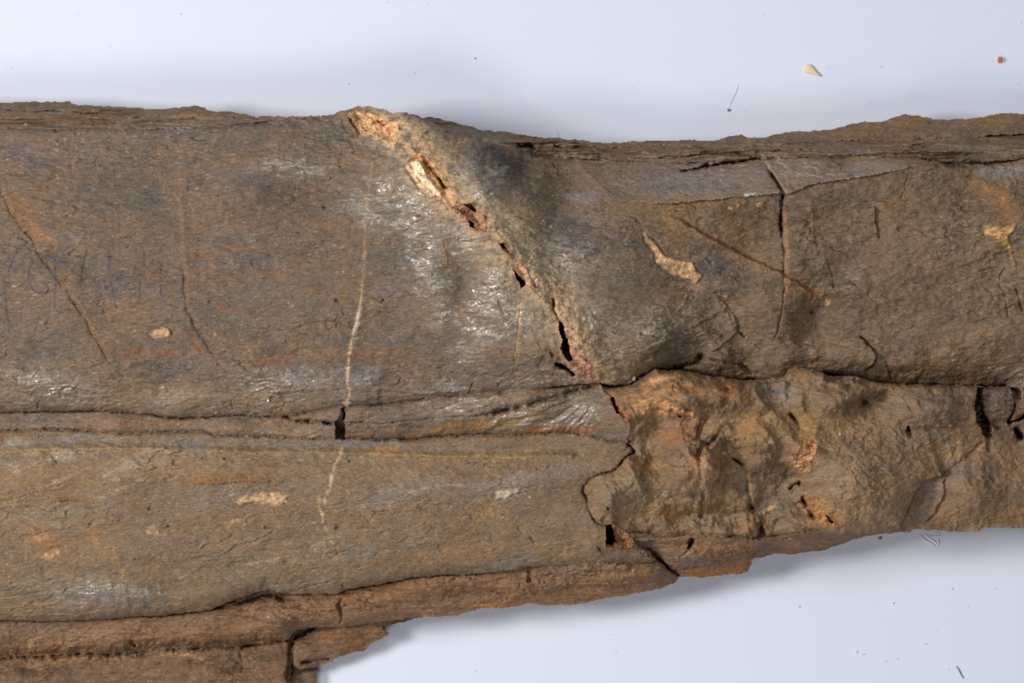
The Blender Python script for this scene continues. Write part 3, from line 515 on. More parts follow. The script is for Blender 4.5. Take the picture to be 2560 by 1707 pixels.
# fold wrinkles where the upper bed dives under, right of the pinch
for pts, w, d in [([(1850,905),(1880,930),(1905,935)], 4, 18), ([(1760,880),(1745,905),(1710,915),(1680,922)], 6, 24), ([(1765,895),(1800,905),(1845,912),(1870,930),(1895,940)], 4, 16), ([(1560,958),(1600,935),(1640,918)], 6, 18),
      ([(1870,845),(1850,830),(1845,810)], 5, 16), ([(2060,930),(2130,948),(2180,953)], 7, 26), ([(1600,905),(1650,880),(1730,860),(1770,850)], 9, 9), ([(1790,720),(1830,790),(1850,840)], 9, 12), ([(2230,965),(2250,985),(2280,1030)], 8, 8),
      ([(2235,955),(2228,930),(2215,900)], 3, 10), ([(2480,925),(2530,912),(2560,905)], 3, 6)]:
    groove(pts, w, d)
step([(1590,880),(1650,850),(1720,830),(1790,820)], 8, 40, 1)
step([(1800,740),(1840,795),(1845,830),(1800,870),(1770,885)], 12, 50, 1)
# diagonal stained band
stepD1 = 0
D1 = [(1655,525),(1700,545),(1750,575),(1850,628),(1950,675),(2010,712),(2070,748)]
step(D1, 14, 110, 1, w=10); stain([(p[0] + 2, p[1] + 8) for p in D1], 9, lin(168,118,70), .55)
stain([(1970,690),(2010,720),(2060,755)], 20, lin(140,96,56), .7)
patch([(2065,745),(2080,750),(2078,770),(2066,765)], TAN, .9, 2)
# fold mass structure
for pts, w, d in [([(1790,1025),(1755,1050),(1745,1090),(1770,1110),(1800,1080)], 7, 14), ([(1755,1110),(1745,1140),(1755,1165)], 5, 12), ([(1820,1135),(1860,1165)], 2.4, 12), ([(1862,1165),(1868,1200),(1872,1230),(1880,1260),(1890,1290)], 4, 9), ([(1970,1030),(1990,1050),(2000,1075)], 4, 14),
      ([(1975,1225),(1985,1215),(2005,1203)], 4, 18), ([(1990,1260),(2012,1250)], 4, 8), ([(2005,1240),(2020,1265),(2040,1300)], 5, 14), ([(2150,1010),(2190,995),(2230,975)], 10, 12), ([(1620,1150),(1605,1200)], 8, 7), ([(1760,1220),(1758,1300)], 6, 10), ([(1655,1125),(1610,1160),(1600,1200)], 6, 6)]:
    groove(pts, w * 1.15, d * 1.7)
step([(2240,990),(2260,1010),(2270,1050),(2290,1065),(2350,1068),(2410,1068)], 20, 60, -1, .3, .2)
DL = [(2470,1095),(2440,1125),(2400,1160),(2370,1183),(2310,1206),(2290,1232),(2280,1262),(2266,1292),(2252,1325)]
groove(DL[:5], 9, 16, .1, .2); step(DL[3:], 20, 90, 1, .1, .05); groove(DL[4:], 4, 10, .2, .1)
DM = [(2372,1190),(2362,1205),(2365,1240),(2345,1285),(2312,1315)]; groove(DM, 6, 12); step(DM, 10, 40, 1)
step([(1975,945),(1965,950),(1900,958),(1820,952)], 10, 24, -1); groove([(1815,955),(1860,958),(1900,965)], 2.5, 8)
# block at the right end: deep gaps around it
sl, m = inside([(2445,968),(2458,972),(2458,995),(2464,1030),(2480,1062),(2484,1092),(2472,1100),(2458,1080),(2442,1052),(2434,1020),(2438,992)]); H[sl] -= m * 100 * np.clip(1 + .4 * EDGE[sl], .5, 1.3)
sl, m = inside([(2530,966),(2552,972),(2556,996),(2542,1004),(2533,990)]); H[sl] -= m * 110
groove([(2456,968),(2530,966)], 3.4, 60); groove([(2540,1004),(2536,1030),(2524,1058)], 3.2, 60, .1, .05); groove([(2522,1060),(2545,1050),(2570,1040)], 4, 60, .05, .05); groove([(2540,1065),(2550,1085),(2565,1100)], 8, 70)
groove([(2455,990),(2461,1000)], 4, 50); groove([(2476,1095),(2470,1110),(2480,1130)], 6, 16)
# ledge breaks
for pts, w, d in [([(315,1602),(322,1618),(330,1625)], 3.4, 26), ([(855,1497),(842,1518),(850,1540),(850,1565)], 4, 26), ([(862,1515),(852,1528)], 3, 14), ([(1322,1420),(1325,1440),(1322,1460)], 4.5, 22), ([(1225,1480),(1260,1492),(1275,1505)], 3, 12), ([(1302,1460),(1296,1480)], 3, 10),
      ([(1462,1430),(1470,1432),(1510,1430)], 2, 9), ([(1735,1345),(1728,1365),(1722,1378)], 4.5, 40), ([(1722,1378),(1700,1400)], 4, 16), ([(1890,1312),(1908,1308),(1910,1340),(1896,1346)], 4, 30), ([(640,1478),(690,1492),(760,1470),(838,1450)], 2.2, 8), ([(852,1460),(860,1475),(852,1488)], 3, 12),
      ([(700,1405),(730,1395)], 2, 3), ([(590,1635),(600,1660),(598,1690)], 7, 18), ([(590,1690),(640,1675)], 3, 14), ([(728,1608),(718,1625),(716,1660),(714,1720)], 5, 40), ([(740,1668),(790,1660),(826,1655)], 4, 26), ([(300,1645),(340,1650),(430,1632)], 4, 20)]:
    groove(pts, w, d)
sl, m = inside([(728,1596),(742,1583),(785,1577),(770,1588),(740,1604),(726,1612)]); H[sl] -= m * 60
step([(0,1680),(60,1682),(120,1690),(250,1672)], 12, 60, 1); step([(500,1645),(560,1650),(590,1665)], 10, 40, 1)
step([(655,1645),(720,1640)], 8, 30, -1)
# lower-bed small relief
step([(425,1205),(560,1211),(640,1203)], 5, 40, 1); step([(100,1255),(200,1252),(235,1258)], 4, 40, 1); groove([(100,1126),(130,1138),(150,1158)], 2.6, 9); groove([(222,1318),(232,1300),(245,1295)], 2, 5)
groove([(1290,1318),(1318,1335),(1330,1350),(1345,1360)], 3, 7); groove([(838,1365),(848,1388)], 4, 8); groove([(935,1245),(1010,1225)], 3, 3)
groove([(690,1465),(700,1440)], 2, 6)
# upper-bed flakes near the joint
for pts in ([(578,1002),(582,1022)], [(1240,960),(1275,955),(1278,970)], [(1170,985),(1183,955)], [(100,1000),(92,1020)]): groove(pts, 2.6, 12)
step([(1120,925),(1130,905),(1155,902),(1175,915),(1180,925)], 3, 24, 1)
step([(1000,990),(1080,985),(1180,978),(1270,975)], 5, 26, -1)
groove([(1275,880),(1330,898),(1360,905)], 3, 6); groove([(1385,908),(1410,918),(1425,928),(1436,942)], 4.5, 60, .15, .1)

# ------------------------------------------------------------------ pits and cavities along the vein
VA = [(865,284),(880,300),(890,320),(905,336),(935,341),(955,354),(975,364),(990,366),(996,346),(996,318),(988,306),(968,300),(946,290),(922,282),(890,275)]
VB = [(1018,420),(1024,400),(1040,388),(1052,384),(1066,398),(1082,408),(1096,430),(1108,450),(1122,472),(1134,494),(1142,508),(1132,524),(1112,508),(1080,494),(1056,476),(1036,452)]
HC = [(1126,524),(1145,507),(1163,515),(1181,508),(1195,524),(1210,545),(1216,566),(1210,583),(1194,580),(1178,570),(1166,552),(1148,540)]
HD = [(1247,610),(1258,606),(1270,616),(1280,642),(1268,636),(1254,622)]
HE = [(1284,662),(1300,659),(1314,676),(1326,700),(1327,713),(1311,719),(1304,727),(1296,706),(1290,690),(1282,674)]
HG = [(1396,800),(1404,803),(1414,835),(1424,845),(1440,880),(1472,908),(1494,936),(1502,956),(1480,948),(1450,930),(1426,912),(1414,896),(1398,874),(1406,850),(1394,822)]
CV = [(1514,1312),(1528,1306),(1545,1314),(1558,1322),(1582,1346),(1588,1362),(1574,1376),(1530,1370),(1514,1366)]
# crumbly ochre seam joining the cavities, pale mica either side with some sheen put into its colour
SEAM = [(985,320),(1040,380),(1100,460),(1140,505),(1200,560),(1245,600),(1290,660),(1340,710),(1385,745),(1410,800),(1450,870),(1490,940)]
sl, d, T, sd = pline(SEAM, 130, XV, YV)
k = np.exp(-((d - np.where(sd < 0, 18, 0)) / np.where(sd < 0, 70., 80.)) ** 2) * np.clip(.6 + .7 * EDGE[sl], .1, .9) * (lab[sl] == UPPER)
C[sl] = mixc(C[sl], lin(172, 160, 134), k * .9); SEAMW = np.zeros(X.shape, f32); SEAMW[sl] = k
k2 = np.exp(-(d / 34.0) ** 2) * np.clip(.6 + .9 * EDGE[sl] + .5 * WN[sl], 0, .95) * (lab[sl] == UPPER)
C[sl] = mixc(C[sl], lin(198, 162, 116), k2 * .9)
H[sl] += k2 * (5 + 5 * fbm(18, 14, 254, 4, x=X[sl], y=Y[sl], gain=.7))
pit(VA, 1.2, 22, lin(222,176,122), [(940,302),(962,298),(972,308),(955,318)], 18, 6)
pit([(868,288),(880,300),(892,322),(904,336),(898,338),(884,322),(872,302)], 4, 30, lin(120,76,40), None, 0, 2)
pit(VB, 1.0, 12, lin(226,182,130), None, 0, 4)
pit([(1052,386),(1066,400),(1090,430),(1108,458),(1120,476),(1108,480),(1090,452),(1066,424),(1056,408)], 2.0, 34, lin(150,98,56), [(1096,446),(1106,452),(1118,474),(1108,470)], 30, 6)
pit(HC, 1.6, 40, lin(172,130,94), [(1160,512),(1180,510),(1194,530),(1188,534),(1172,522)], 40, 9)
sl, m = inside([(1172,553),(1184,560),(1187,572),(1176,568)]); H[sl] -= 70 * m
pit(HD, 3, 46, lin(140,98,66), [(1249,611),(1260,610),(1264,622),(1256,620)], 80, 4)
pit(HE, 1.6, 40, lin(200,152,120), [(1283,672),(1292,684),(1302,694),(1314,708),(1310,718),(1303,722),(1297,705),(1291,690)], 150, 4)
pit([(1332,707),(1340,712),(1352,724),(1344,722),(1336,716)], 4, 40, lin(110,76,56), None, 0, 2)
pit(HG, .8, 26, lin(194,146,114), [(1397,803),(1404,806),(1413,836),(1421,850),(1424,880),(1430,900),(1420,902),(1410,888),(1399,872),(1407,850),(1395,824)], 150, 6)
groove([(1383,742),(1383,772),(1391,788),(1399,802)], 2.6, 34, .1, .0, .6)
pit([(1370,878),(1384,882),(1390,894),(1378,900)], 3, 34, lin(130,84,56), None, 0, 6)
pit([(1528,985),(1540,990),(1548,1010),(1574,1045),(1560,1048),(1542,1035),(1534,1010)], 2, 40, lin(180,124,88), [(1529,992),(1536,992),(1540,1015),(1548,1034),(1540,1034),(1532,1010)], 90, 5)
pit(CV, 1.4, 40, lin(150,104,66), [(1515,1313),(1528,1310),(1534,1330),(1540,1352),(1530,1366),(1516,1362)], 170, 9)
pit([(1490,1362),(1502,1372),(1506,1382),(1498,1380)], 4, 70, lin(90,60,40), None, 0, 3)
pit([(1516,1262),(1524,1264),(1525,1274),(1518,1272)], 6, 60, lin(60,50,40), None, 0, 1)
pit([(1568,1095),(1577,1100),(1580,1108),(1570,1108)], 5, 50, lin(110,70,44), None, 0, 2)
pit([(2264,1062),(2272,1060),(2284,1076),(2286,1094),(2276,1096),(2264,1080)], 3, 36, lin(120,84,50), [(2265,1064),(2272,1064),(2276,1076),(2268,1076)], 60, 3)
pit([(1870,1260),(1884,1258),(1890,1272),(1880,1284),(1872,1274)], 4, 46, lin(90,62,44), None, 0, 3)
pit([(1899,1312),(1910,1309),(1911,1338),(1900,1344)], 4, 34, lin(116,88,56), None, 0, 2)
pit([(1978,1140),(2000,1110),(2030,1100),(2042,1110),(2032,1135),(2022,1155),(2030,1178),(2010,1180),(1985,1165)], 1.2, 14, lin(192,144,100), None, 0, 9)
pit([(2020,1235),(2050,1255),(2075,1285),(2090,1312),(2060,1310),(2035,1298),(2028,1270)], 1.2, 10, lin(178,128,78), [(2062,1284),(2076,1290),(2088,1308),(2078,1310)], 22, 7)
pit([(2024,1286),(2034,1288),(2036,1298),(2026,1294)], 5, 40, lin(70,52,36), None, 0, 2)
pit([(1690,1032),(1708,1034),(1712,1044),(1696,1044)], 4, 26, lin(140,80,40), None, 0, 4)
pit([(1796,965),(1816,964),(1826,972),(1812,980),(1798,974)], 3, 20, lin(156,88,34), None, 0, 3)
# rounded ochre rib along the top of the lower bed, bluish band above it, flaky tan roll above the joint
L3B = [(-180,1130),(0,1128),(100,1123),(250,1119),(400,1122),(640,1129),(850,1131),(1100,1139),(1300,1141),(1430,1138)]
sl, d, T, sd = pline(L3B, 60)
H[sl] += (lab[sl] == LOWER) * (6 * np.exp(-(d / 7.) ** 2) - 5 * np.exp(-((d - 16) / 10.) ** 2) * (sd < 0))
stain(L3B, 7, lin(160,132,88), .6, 0, .1, .8)
stain([(p[0], p[1] - 20) for p in L3B], 9, lin(116,114,110), .32, 0, .1, 1.0)
stain([(p[0], p[1] - 46) for p in L2[:16]], 34, lin(152,130,100), .5, 0, .1, .9)
step([(430,1205),(520,1210),(640,1204),(700,1200)], 8, 30, -1, .2, .3); stain([(430,1198),(560,1200),(680,1196)], 9, lin(140,98,50), .6)
step([(110,1256),(200,1252),(232,1258),(262,1252)], 7, 26, -1, .2, .3); stain([(130,1246),(200,1243),(230,1248)], 8, lin(136,94,48), .6)
for q in ([(80,1225),(160,1195),(240,1160)], [(230,1250),(300,1222),(370,1195)], [(20,1190),(90,1160),(150,1140)], [(1000,1235),(1080,1215),(1150,1212),(1180,1220)], [(600,1410),(680,1400),(720,1390)]):
    step(q, 5, 30, 1, .3, .3, w=5); stain(q, 4, lin(196,174,140), .35, .2, .2, 1.0)
stain([(1866,1180),(1874,1215),(1876,1245),(1884,1275)], 9, lin(186,146,108), .7, .1, .1, .9)
H += (np.isin(lab, (BOTL, CHIP))) * (14 * fbm(110, 44, 450, 4, -4, gain=.6))
for b in [(90,1690,120,14,2,lin(84,66,50),.8),(300,1668,120,16,-4,lin(120,92,66),.6),(560,1680,70,26,10,lin(92,72,52),.8),(660,1640,60,24,0,lin(96,72,48),.7),(200,1690,90,20,0,lin(128,104,82),.6),(450,1690,90,20,0,lin(140,112,84),.6),(760,1610,30,16,0,lin(70,52,36),.7),(860,1640,60,14,-10,lin(140,112,88),.5)]: blob(*b)
# filled pale veins
V1 = [(936,360),(934,400),(926,450),(919,500),(915,560),(913,620),(911,660),(908,720),(901,770),(891,820),(881,850),(873,900),(870,940),(876,980),(868,1008),(861,1018)]
stain(V1, 3.4, lin(178,144,104), .7, .1, .02, .8); stain(V1[7:], 4.4, lin(192,164,130), .75, .1, .02, .8); stain(V1[8:11], 5, lin(196,186,174), .6)
H_v = V1
step([(p[0] - 3, p[1]) for p in V1[6:]], 4, 20, -1)
stain([(856,1112),(851,1138),(838,1160),(830,1186),(826,1215),(812,1248),(814,1265)], 4.0, lin(192,168,136), .95, .05, .1, .6)
stain([(797,1228),(800,1266),(810,1312),(825,1346),(838,1372)], 3.2, lin(188,162,126), .85, .1, .1, .6)
stain([(1106,590),(1116,632),(1126,672),(1130,690)], 6, lin(170,138,86), .75); step([(1106,590),(1116,632),(1126,672)], 4, 16, 1)
stain([(984,455),(990,480),(988,520)], 4, lin(150,130,104), .5)
V3 = [(1308,728),(1303,780),(1300,830),(1294,870),(1288,918)]
stain(V3, 4, lin(176,142,96), .85, .02, .05, .3); groove([(p[0] - 4, p[1]) for p in V3], 1.8, 4)
stain([(1352,452),(1280,400),(1250,370)], 4, TAN, .0)
stain([(1200,344),(1240,356),(1290,372)], 4, lin(190,150,100), .6); stain([(1260,362),(1300,385)], 10, lin(150,118,60), .6)
stain([(1050,325),(1075,360),(1090,400),(1120,450),(1140,500)], 7, lin(196,150,100), .65)
stain([(1640,1200),(1650,1260)], 6, TAN, .0)
# pale patches
PATCH = {
 'a': ([(378,836),(395,822),(412,816),(424,820),(432,832),(430,842),(412,846),(392,846)], lin(206,166,118), 4),
 'b': ([(588,1252),(610,1240),(640,1231),(690,1231),(716,1236),(718,1252),(700,1264),(672,1260),(640,1256),(600,1258)], lin(206,172,128), 2),
 'c': ([(556,1310),(575,1300),(590,1295),(622,1298),(600,1304),(582,1308),(574,1322)], lin(186,152,106), 1),
 'd': ([(365,1316),(380,1312),(398,1322),(402,1336),(388,1342),(370,1330)], lin(172,148,108), 1),
 'e': ([(85,1340),(120,1328),(128,1345),(110,1360),(85,1356)], lin(176,134,84), 1),
 'f': ([(100,1390),(140,1370),(160,1372),(130,1398),(118,1402)], lin(188,152,108), 1),
 'g': ([(1238,1232),(1246,1224),(1270,1224),(1300,1218),(1300,1230),(1262,1244),(1240,1248)], lin(206,190,168), 3),
 'h': ([(1608,580),(1616,590),(1640,610),(1662,640),(1700,650),(1732,655),(1742,680),(1756,690),(1740,708),(1718,700),(1690,690),(1660,672),(1642,655),(1636,630),(1616,606)], lin(210,168,118), 5),
 'i': ([(2458,566),(2480,562),(2500,570),(2540,560),(2536,578),(2520,590),(2526,622),(2510,620),(2484,605),(2488,590),(2464,585)], lin(202,160,98), 3),
 'j': ([(2520,620),(2530,624),(2540,660),(2536,676),(2528,650)], lin(176,132,80), 2),
 'k': ([(1912,1276),(1930,1268),(1940,1262),(1948,1272),(1930,1280),(1914,1286)], lin(206,172,128), 3),
 'l': ([(1665,1252),(1680,1246),(1684,1256),(1672,1262)], lin(206,176,132), 2),
 'm': ([(1862,486),(1888,484),(1872,492),(1858,496)], lin(216,216,212), 1),
 'n': ([(60,1610),(70,1600),(72,1616),(82,1620),(60,1624)], lin(196,168,128), 1),
 'o': ([(392,1643),(430,1636),(450,1640),(500,1652),(502,1662),(470,1650),(420,1648)], lin(190,160,116), 1),
 'p': ([(1600,1000),(1630,990),(1660,1000),(1690,1012),(1730,1030),(1735,1042),(1700,1035),(1660,1022),(1620,1020)], lin(204,154,104), 5),
 'q': ([(1600,960),(1640,938),(1690,930),(1700,940),(1650,952),(1622,978),(1604,984)], lin(200,150,98), 3),
 'r': ([(1018,420),(1028,408),(1048,404),(1060,418),(1068,440),(1084,462),(1102,480),(1108,498),(1080,492),(1056,474),(1036,452)], lin(246,224,184), 12),
 's': ([(1745,1140),(1770,1130),(1800,1150),(1802,1190),(1780,1205),(1755,1195)], lin(176,138,104), 5),
}
for k, (pts, col, r) in PATCH.items():
    patch(pts, col, 1.0, r, .25, 1.6)
for (cx, cy, r, col) in [(62,308,9,lin(190,160,116)), (42,715,7,lin(196,160,118)), (1900,512,9,lin(190,150,110)), (1826,521,8,lin(196,158,116)), (1846,514,6,lin(190,150,112)), (110,805,10,lin(176,140,96)), (236,822,9,lin(176,130,84)), (1325,1243,5,lin(206,180,150)), (2098,1084,6,lin(226,214,196)), (1815,740,6,lin(206,156,98)), (1810,1133,6,lin(216,190,150)), (410,968,7,lin(176,166,148)), (1640,1080,7,lin(190,100,40))]:
    sl = box([(cx - 2 * r, cy - 2 * r), (cx + 2 * r, cy + 2 * r)], 0)
    q = np.hypot(XW[sl] - cx, (YW[sl] - cy) * 1.3) / (r * .85) * (1 + .5 * EDGE[sl])
    k = np.clip(1 - q * q, 0, 1); H[sl] += .55 * r * np.sqrt(k); C[sl] = mixc(C[sl], col, .8 * np.minimum(1, 3 * k))
# rust grains, dark mineral dots, pale flecks scattered over the faces
rng = np.random.RandomState(7)
for n, col, rr, st in [(150, lin(36,34,36), 2.6, .85), (90, lin(168,84,34), 4.0, .5), (120, lin(190,176,150), 2.4, .55)]:
    for _ in range(n):
        cx, cy = rng.uniform(0, 2560), rng.uniform(260, 1700); r = rr * rng.uniform(.6, 1.5)
        sl = box([(cx - 2 * r, cy - 2 * r), (cx + 2 * r, cy + 2 * r)], 0)
        k = np.clip(1.3 - np.hypot(XW[sl] - cx, (YW[sl] - cy) * rng.uniform(.8, 1.6)) / r, 0, 1)
        C[sl] = mixc(C[sl], col, st * k)
for (cx, cy, r) in [(810,518,5),(748,587,4),(842,752,5),(958,750,3),(958,810,3),(1250,415,4),(872,1152,4),(840,1318,6),(1860,1095,3),(2032,782,5),(2152,842,5),(562,1148,4),(505,1145,3),(372,1270,4),(420,1314,4),(665,1317,3),(170,540,3),(1720,748,4),(525,754,3),(1620,1091,3)]:
    sl = box([(cx - 2 * r, cy - 2 * r), (cx + 2 * r, cy + 2 * r)], 0)
    k = np.clip(1.5 - np.hypot(XW[sl] - cx, YW[sl] - cy) / r, 0, 1); C[sl] = mixc(C[sl], lin(34,32,32), k)

# blue pen writing on the upper bed
INK = lin(62, 63, 84)
for pts in ([(38,645),(30,668),(22,690)], [(15,718),(18,745),(20,770),(22,790),(26,803)], [(80,664),(75,680),(76,700),(82,715),(88,727),(100,732),(120,731),(135,727),(142,725)], [(140,644),(140,660),(141,690),(143,715),(141,740),(140,770)], [(146,777),(158,781)], [(112,640),(125,643),(140,645),(147,638)],
            [(275,628),(277,645),(276,668)], [(268,640),(284,644)], [(241,695),(243,707),(252,718),(262,721),(273,718),(281,712)], [(281,703),(285,720),(289,740),(292,760),(295,773)], [(312,678),(295,703)], [(363,628),(363,645),(362,662)], [(354,706),(352,728),(354,748)],
            [(407,657),(405,680),(405,710),(406,735),(410,752),(418,762),(432,763)], [(398,672),(394,679)]):
    sl, d, T, sd = pline(pts, 10, X, Y)
    k = np.exp(-(d / 2.6) ** 2) * np.clip(.62 + 1.0 * fib[sl] + .4 * fine[sl], .15, .9)
    C[sl] = mixc(C[sl], INK, k)

# ------------------------------------------------------------------ fine fabric of the stone
spk = np.random.RandomState(3).randn(*X.shape).astype(f32)
wl = sstep(1300, 1000, X) * (Y < 1050)
fb = np.where(lab == UPPER, 1, .8) * (fib * (.55 + .45 * wl) + (fib2 + fib3) * .42 * (1 - .6 * wl))
C = mixc(C, C * .25 + .75 * lin(176, 150, 116), .5 * sstep(.36, .8, fib2) * (1 - .5 * wl) + .5 * sstep(.36, .8, fib3) * (1 - .5 * wl) + .5 * sstep(.36, .8, fib))
fd = fbm(20, 4.0, 260, 2, 14); fe = fbm(24, 4.0, 263, 2, -16)
C = mixc(C, C * .45, .75 * sstep(.34, .75, fd) + .65 * sstep(.34, .75, fe))
C *= (1 + np.where(isback, .6, 0) * np.where(lab == BACKR2, .4, 1) * np.clip(.55 + 1.1 * fbm(220, 26, 474, 2), .1, 1.4) * LAMC)[..., None]
frg = np.clip(.75 + .9 * fbm(120, 60, 436, 3), .25, 1.5)
mult = np.exp(frg * .26 * fb + .08 * spk + .13 * EDGE + .11 * frg * fbm(10, 6, 209, 2) + .14 * fbm(60, 30, 210, 3))
C *= mult[..., None]
warm = fbm(15, 8, 212, 2)
C *= np.stack([1 + .05 * warm, np.ones_like(warm), 1 - .07 * warm], -1)
C = mixc(C, lin(120, 104, 86), np.where(isfold, .42, 0) * np.clip(.6 + .8 * fbm(130, 90, 470, 3), .1, 1) * (1 - sstep(.2, .32, C.mean(-1))))
lum = C.mean(-1, keepdims=True); satf = np.where(lab == UPPER, .88 + .04 * sstep(900, 1500, X), np.where(lab == LOWER, .95, .97))[..., None]; C = lum + satf * (C - lum)
# the upper bed is a darker, greyer slate than the beds below it
bedtone = np.ones(X.shape, f32)
bedtone[lab == FACET] = (.80 + .18 * sstep(1440, 1760, X + 60 * c1))[lab == FACET]  # facet kept lighter to the right, part of its painted light
bedtone[lab == UPPER] = (.85 - .01 * sstep(700, 2000, X))[lab == UPPER]
bedtone[np.isin(lab, (LOWER, STRIPL, STRIPR))] = .92; bedtone[lab == FOLD] = 1.0; bedtone[isback] = .86; bedtone[np.isin(lab, (LEDGE, RSIDE))] = .84; bedtone[np.isin(lab, (BOTL, CHIP))] = .74
pale = np.maximum(sstep(.24, .36, C.mean(-1)), np.clip(SEAMW * 1.3, 0, 1))
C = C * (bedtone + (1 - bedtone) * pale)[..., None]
C = np.clip(C * np.array([.985, .915, .875], f32), .008, .9).astype(f32)
H += .22 * spk + .55 * fb + .3 * fbm(7, 6, 266, 2)
G = np.clip(G + .25 * fib * (G > .3) + .08 * spk, 0, 1).astype(f32)
H = np.maximum(np.where(H > 240, H - 110, H * (130 / 240.)), 10).astype(f32)      # a flat slab, about 2.5 cm thick

# ------------------------------------------------------------------ materials
def nodes(name):
    m = bpy.data.materials.new(name); m.use_nodes = True
    nt = m.node_tree; return m, nt, nt.nodes['Principled BSDF']
def stone(name, rough_dull, rough_mica, sss=0.0):
    m, nt, p = nodes(name); N = nt.nodes.new; L = nt.links.new
    a = N('ShaderNodeAttribute'); a.attribute_name = 'stone_colour'
    g = N('ShaderNodeAttribute'); g.attribute_name = 'mica'
    tc = N('ShaderNodeTexCoord'); mp = N('ShaderNodeMapping'); mp.inputs['Scale'].default_value = (1100, 3600, 2400)
    L(tc.outputs['Object'], mp.inputs['Vector'])
    n1 = N('ShaderNodeTexNoise'); n1.inputs['Scale'].default_value = 1.0; n1.inputs['Detail'].default_value = 3
    L(mp.outputs['Vector'], n1.inputs['Vector'])
    r1 = N('ShaderNodeMapRange'); r1.inputs[1].default_value = .3; r1.inputs[2].default_value = .7; r1.inputs[3].default_value = .84; r1.inputs[4].default_value = 1.18
    L(n1.outputs[0], r1.inputs[0])
    mx = N('ShaderNodeVectorMath'); mx.operation = 'SCALE'; L(a.outputs['Color'], mx.inputs[0]); L(r1.outputs[0], mx.inputs['Scale'])
    L(mx.outputs[0], p.inputs['Base Color'])
    rr = N('ShaderNodeMapRange'); rr.inputs[1].default_value = .3; rr.inputs[2].default_value = 1; rr.inputs[3].default_value = rough_dull; rr.inputs[4].default_value = rough_mica
    L(g.outputs['Fac'], rr.inputs[0]); L(rr.outputs[0], p.inputs['Roughness'])
    sp = N('ShaderNodeMapRange'); sp.inputs[1].default_value = .3; sp.inputs[2].default_value = 1; sp.inputs[3].default_value = .3; sp.inputs[4].default_value = 1.0
    L(g.outputs['Fac'], sp.inputs[0]); L(sp.outputs[0], p.inputs['Specular IOR Level'])
    mt = N('ShaderNodeMapRange'); mt.inputs[1].default_value = .35; mt.inputs[2].default_value = 1; mt.inputs[3].default_value = 0; mt.inputs[4].default_value = .34
    L(g.outputs['Fac'], mt.inputs[0]); L(mt.outputs[0], p.inputs['Metallic'])
    b = N('ShaderNodeBump'); b.inputs['Strength'].default_value = .45; b.inputs['Distance'].default_value = 1.2e-4
    n2 = N('ShaderNodeTexNoise'); n2.inputs['Scale'].default_value = 2600; n2.inputs['Detail'].default_value = 3; L(tc.outputs['Object'], n2.inputs['Vector'])
    L(n2.outputs[0], b.inputs['Height']); L(b.outputs[0], p.inputs['Normal'])
    if sss: p.inputs['Subsurface Weight'].default_value = sss; p.inputs['Subsurface Radius'].default_value = (1, .7, .45); p.inputs['Subsurface Scale'].default_value = 6e-4
    return m
M_STONE = stone('slate', .72, .30)
M_CALC = stone('calcite', .6, .4, .15)
def plain(name, col, rough=.7, var=.15, scale=900):
    m, nt, p = nodes(name); N = nt.nodes.new; L = nt.links.new
    n = N('ShaderNodeTexNoise'); n.inputs['Scale'].default_value = scale; tc = N('ShaderNodeTexCoord'); L(tc.outputs['Object'], n.inputs['Vector'])
    r = N('ShaderNodeMapRange'); r.inputs[3].default_value = 1 - var; r.inputs[4].default_value = 1 + var; L(n.outputs[0], r.inputs[0])
    v = N('ShaderNodeVectorMath'); v.operation = 'SCALE'; v.inputs[0].default_value = tuple(float(q) for q in col); L(r.outputs[0], v.inputs['Scale'])
    L(v.outputs[0], p.inputs['Base Color']); p.inputs['Roughness'].default_value = rough; p.inputs['Specular IOR Level'].default_value = .25
    return m

# ------------------------------------------------------------------ the paper
def link(o, parent=None):
    scene.collection.objects.link(o)
    if parent: o.parent = parent
    return o
def mesh_obj(name, verts, faces, mat, parent=None, smooth=True):
    me = bpy.data.meshes.new(name); me.from_pydata(verts, [], faces); me.update()
    if mat: me.materials.append(mat)
    if smooth: me.polygons.foreach_set('use_smooth', [True] * len(me.polygons))
    return link(bpy.data.objects.new(name, me), parent)
K0 = DIST / (DIST - ZREF)
def paper_xy(px, py): return ((px - 1280) * U * K0, (853.5 - py) * U * K0)

mp_, nt, p = nodes('white_paper'); N = nt.nodes.new; L = nt.links.new
tc = N('ShaderNodeTexCoord'); n = N('ShaderNodeTexNoise'); n.inputs['Scale'].default_value = 14; n.inputs['Detail'].default_value = 5; L(tc.outputs['Object'], n.inputs['Vector'])
cr = N('ShaderNodeValToRGB'); cr.color_ramp.elements[0].position = .3; cr.color_ramp.elements[1].position = .72
cr.color_ramp.elements[0].color = (.70, .742, .87, 1); cr.color_ramp.elements[1].color = (.718, .748, .85, 1)
L(n.outputs[0], cr.inputs[0]); L(cr.outputs[0], p.inputs['Base Color']); p.inputs['Roughness'].default_value = .75; p.inputs['Specular IOR Level'].default_value = .2
n2 = N('ShaderNodeTexNoise'); n2.inputs['Scale'].default_value = 1800; n2.inputs['Detail'].default_value = 3; L(tc.outputs['Object'], n2.inputs['Vector'])
bp = N('ShaderNodeBump'); bp.inputs['Strength'].default_value = .12; bp.inputs['Distance'].default_value = 1e-4; L(n2.outputs[0], bp.inputs['Height']); L(bp.outputs[0], p.inputs['Normal'])
pv = [(-.6, -.5, 0), (.6, -.5, 0), (.6, .5, 0), (-.6, .5, 0), (-.6, -.5, -.0006), (.6, -.5, -.0006), (.6, .5, -.0006), (-.6, .5, -.0006)]
paper = mesh_obj('paper_backdrop', pv, [(0, 1, 2, 3), (7, 6, 5, 4), (0, 4, 5, 1), (1, 5, 6, 2), (2, 6, 7, 3), (3, 7, 4, 0)], mp_, smooth=False)
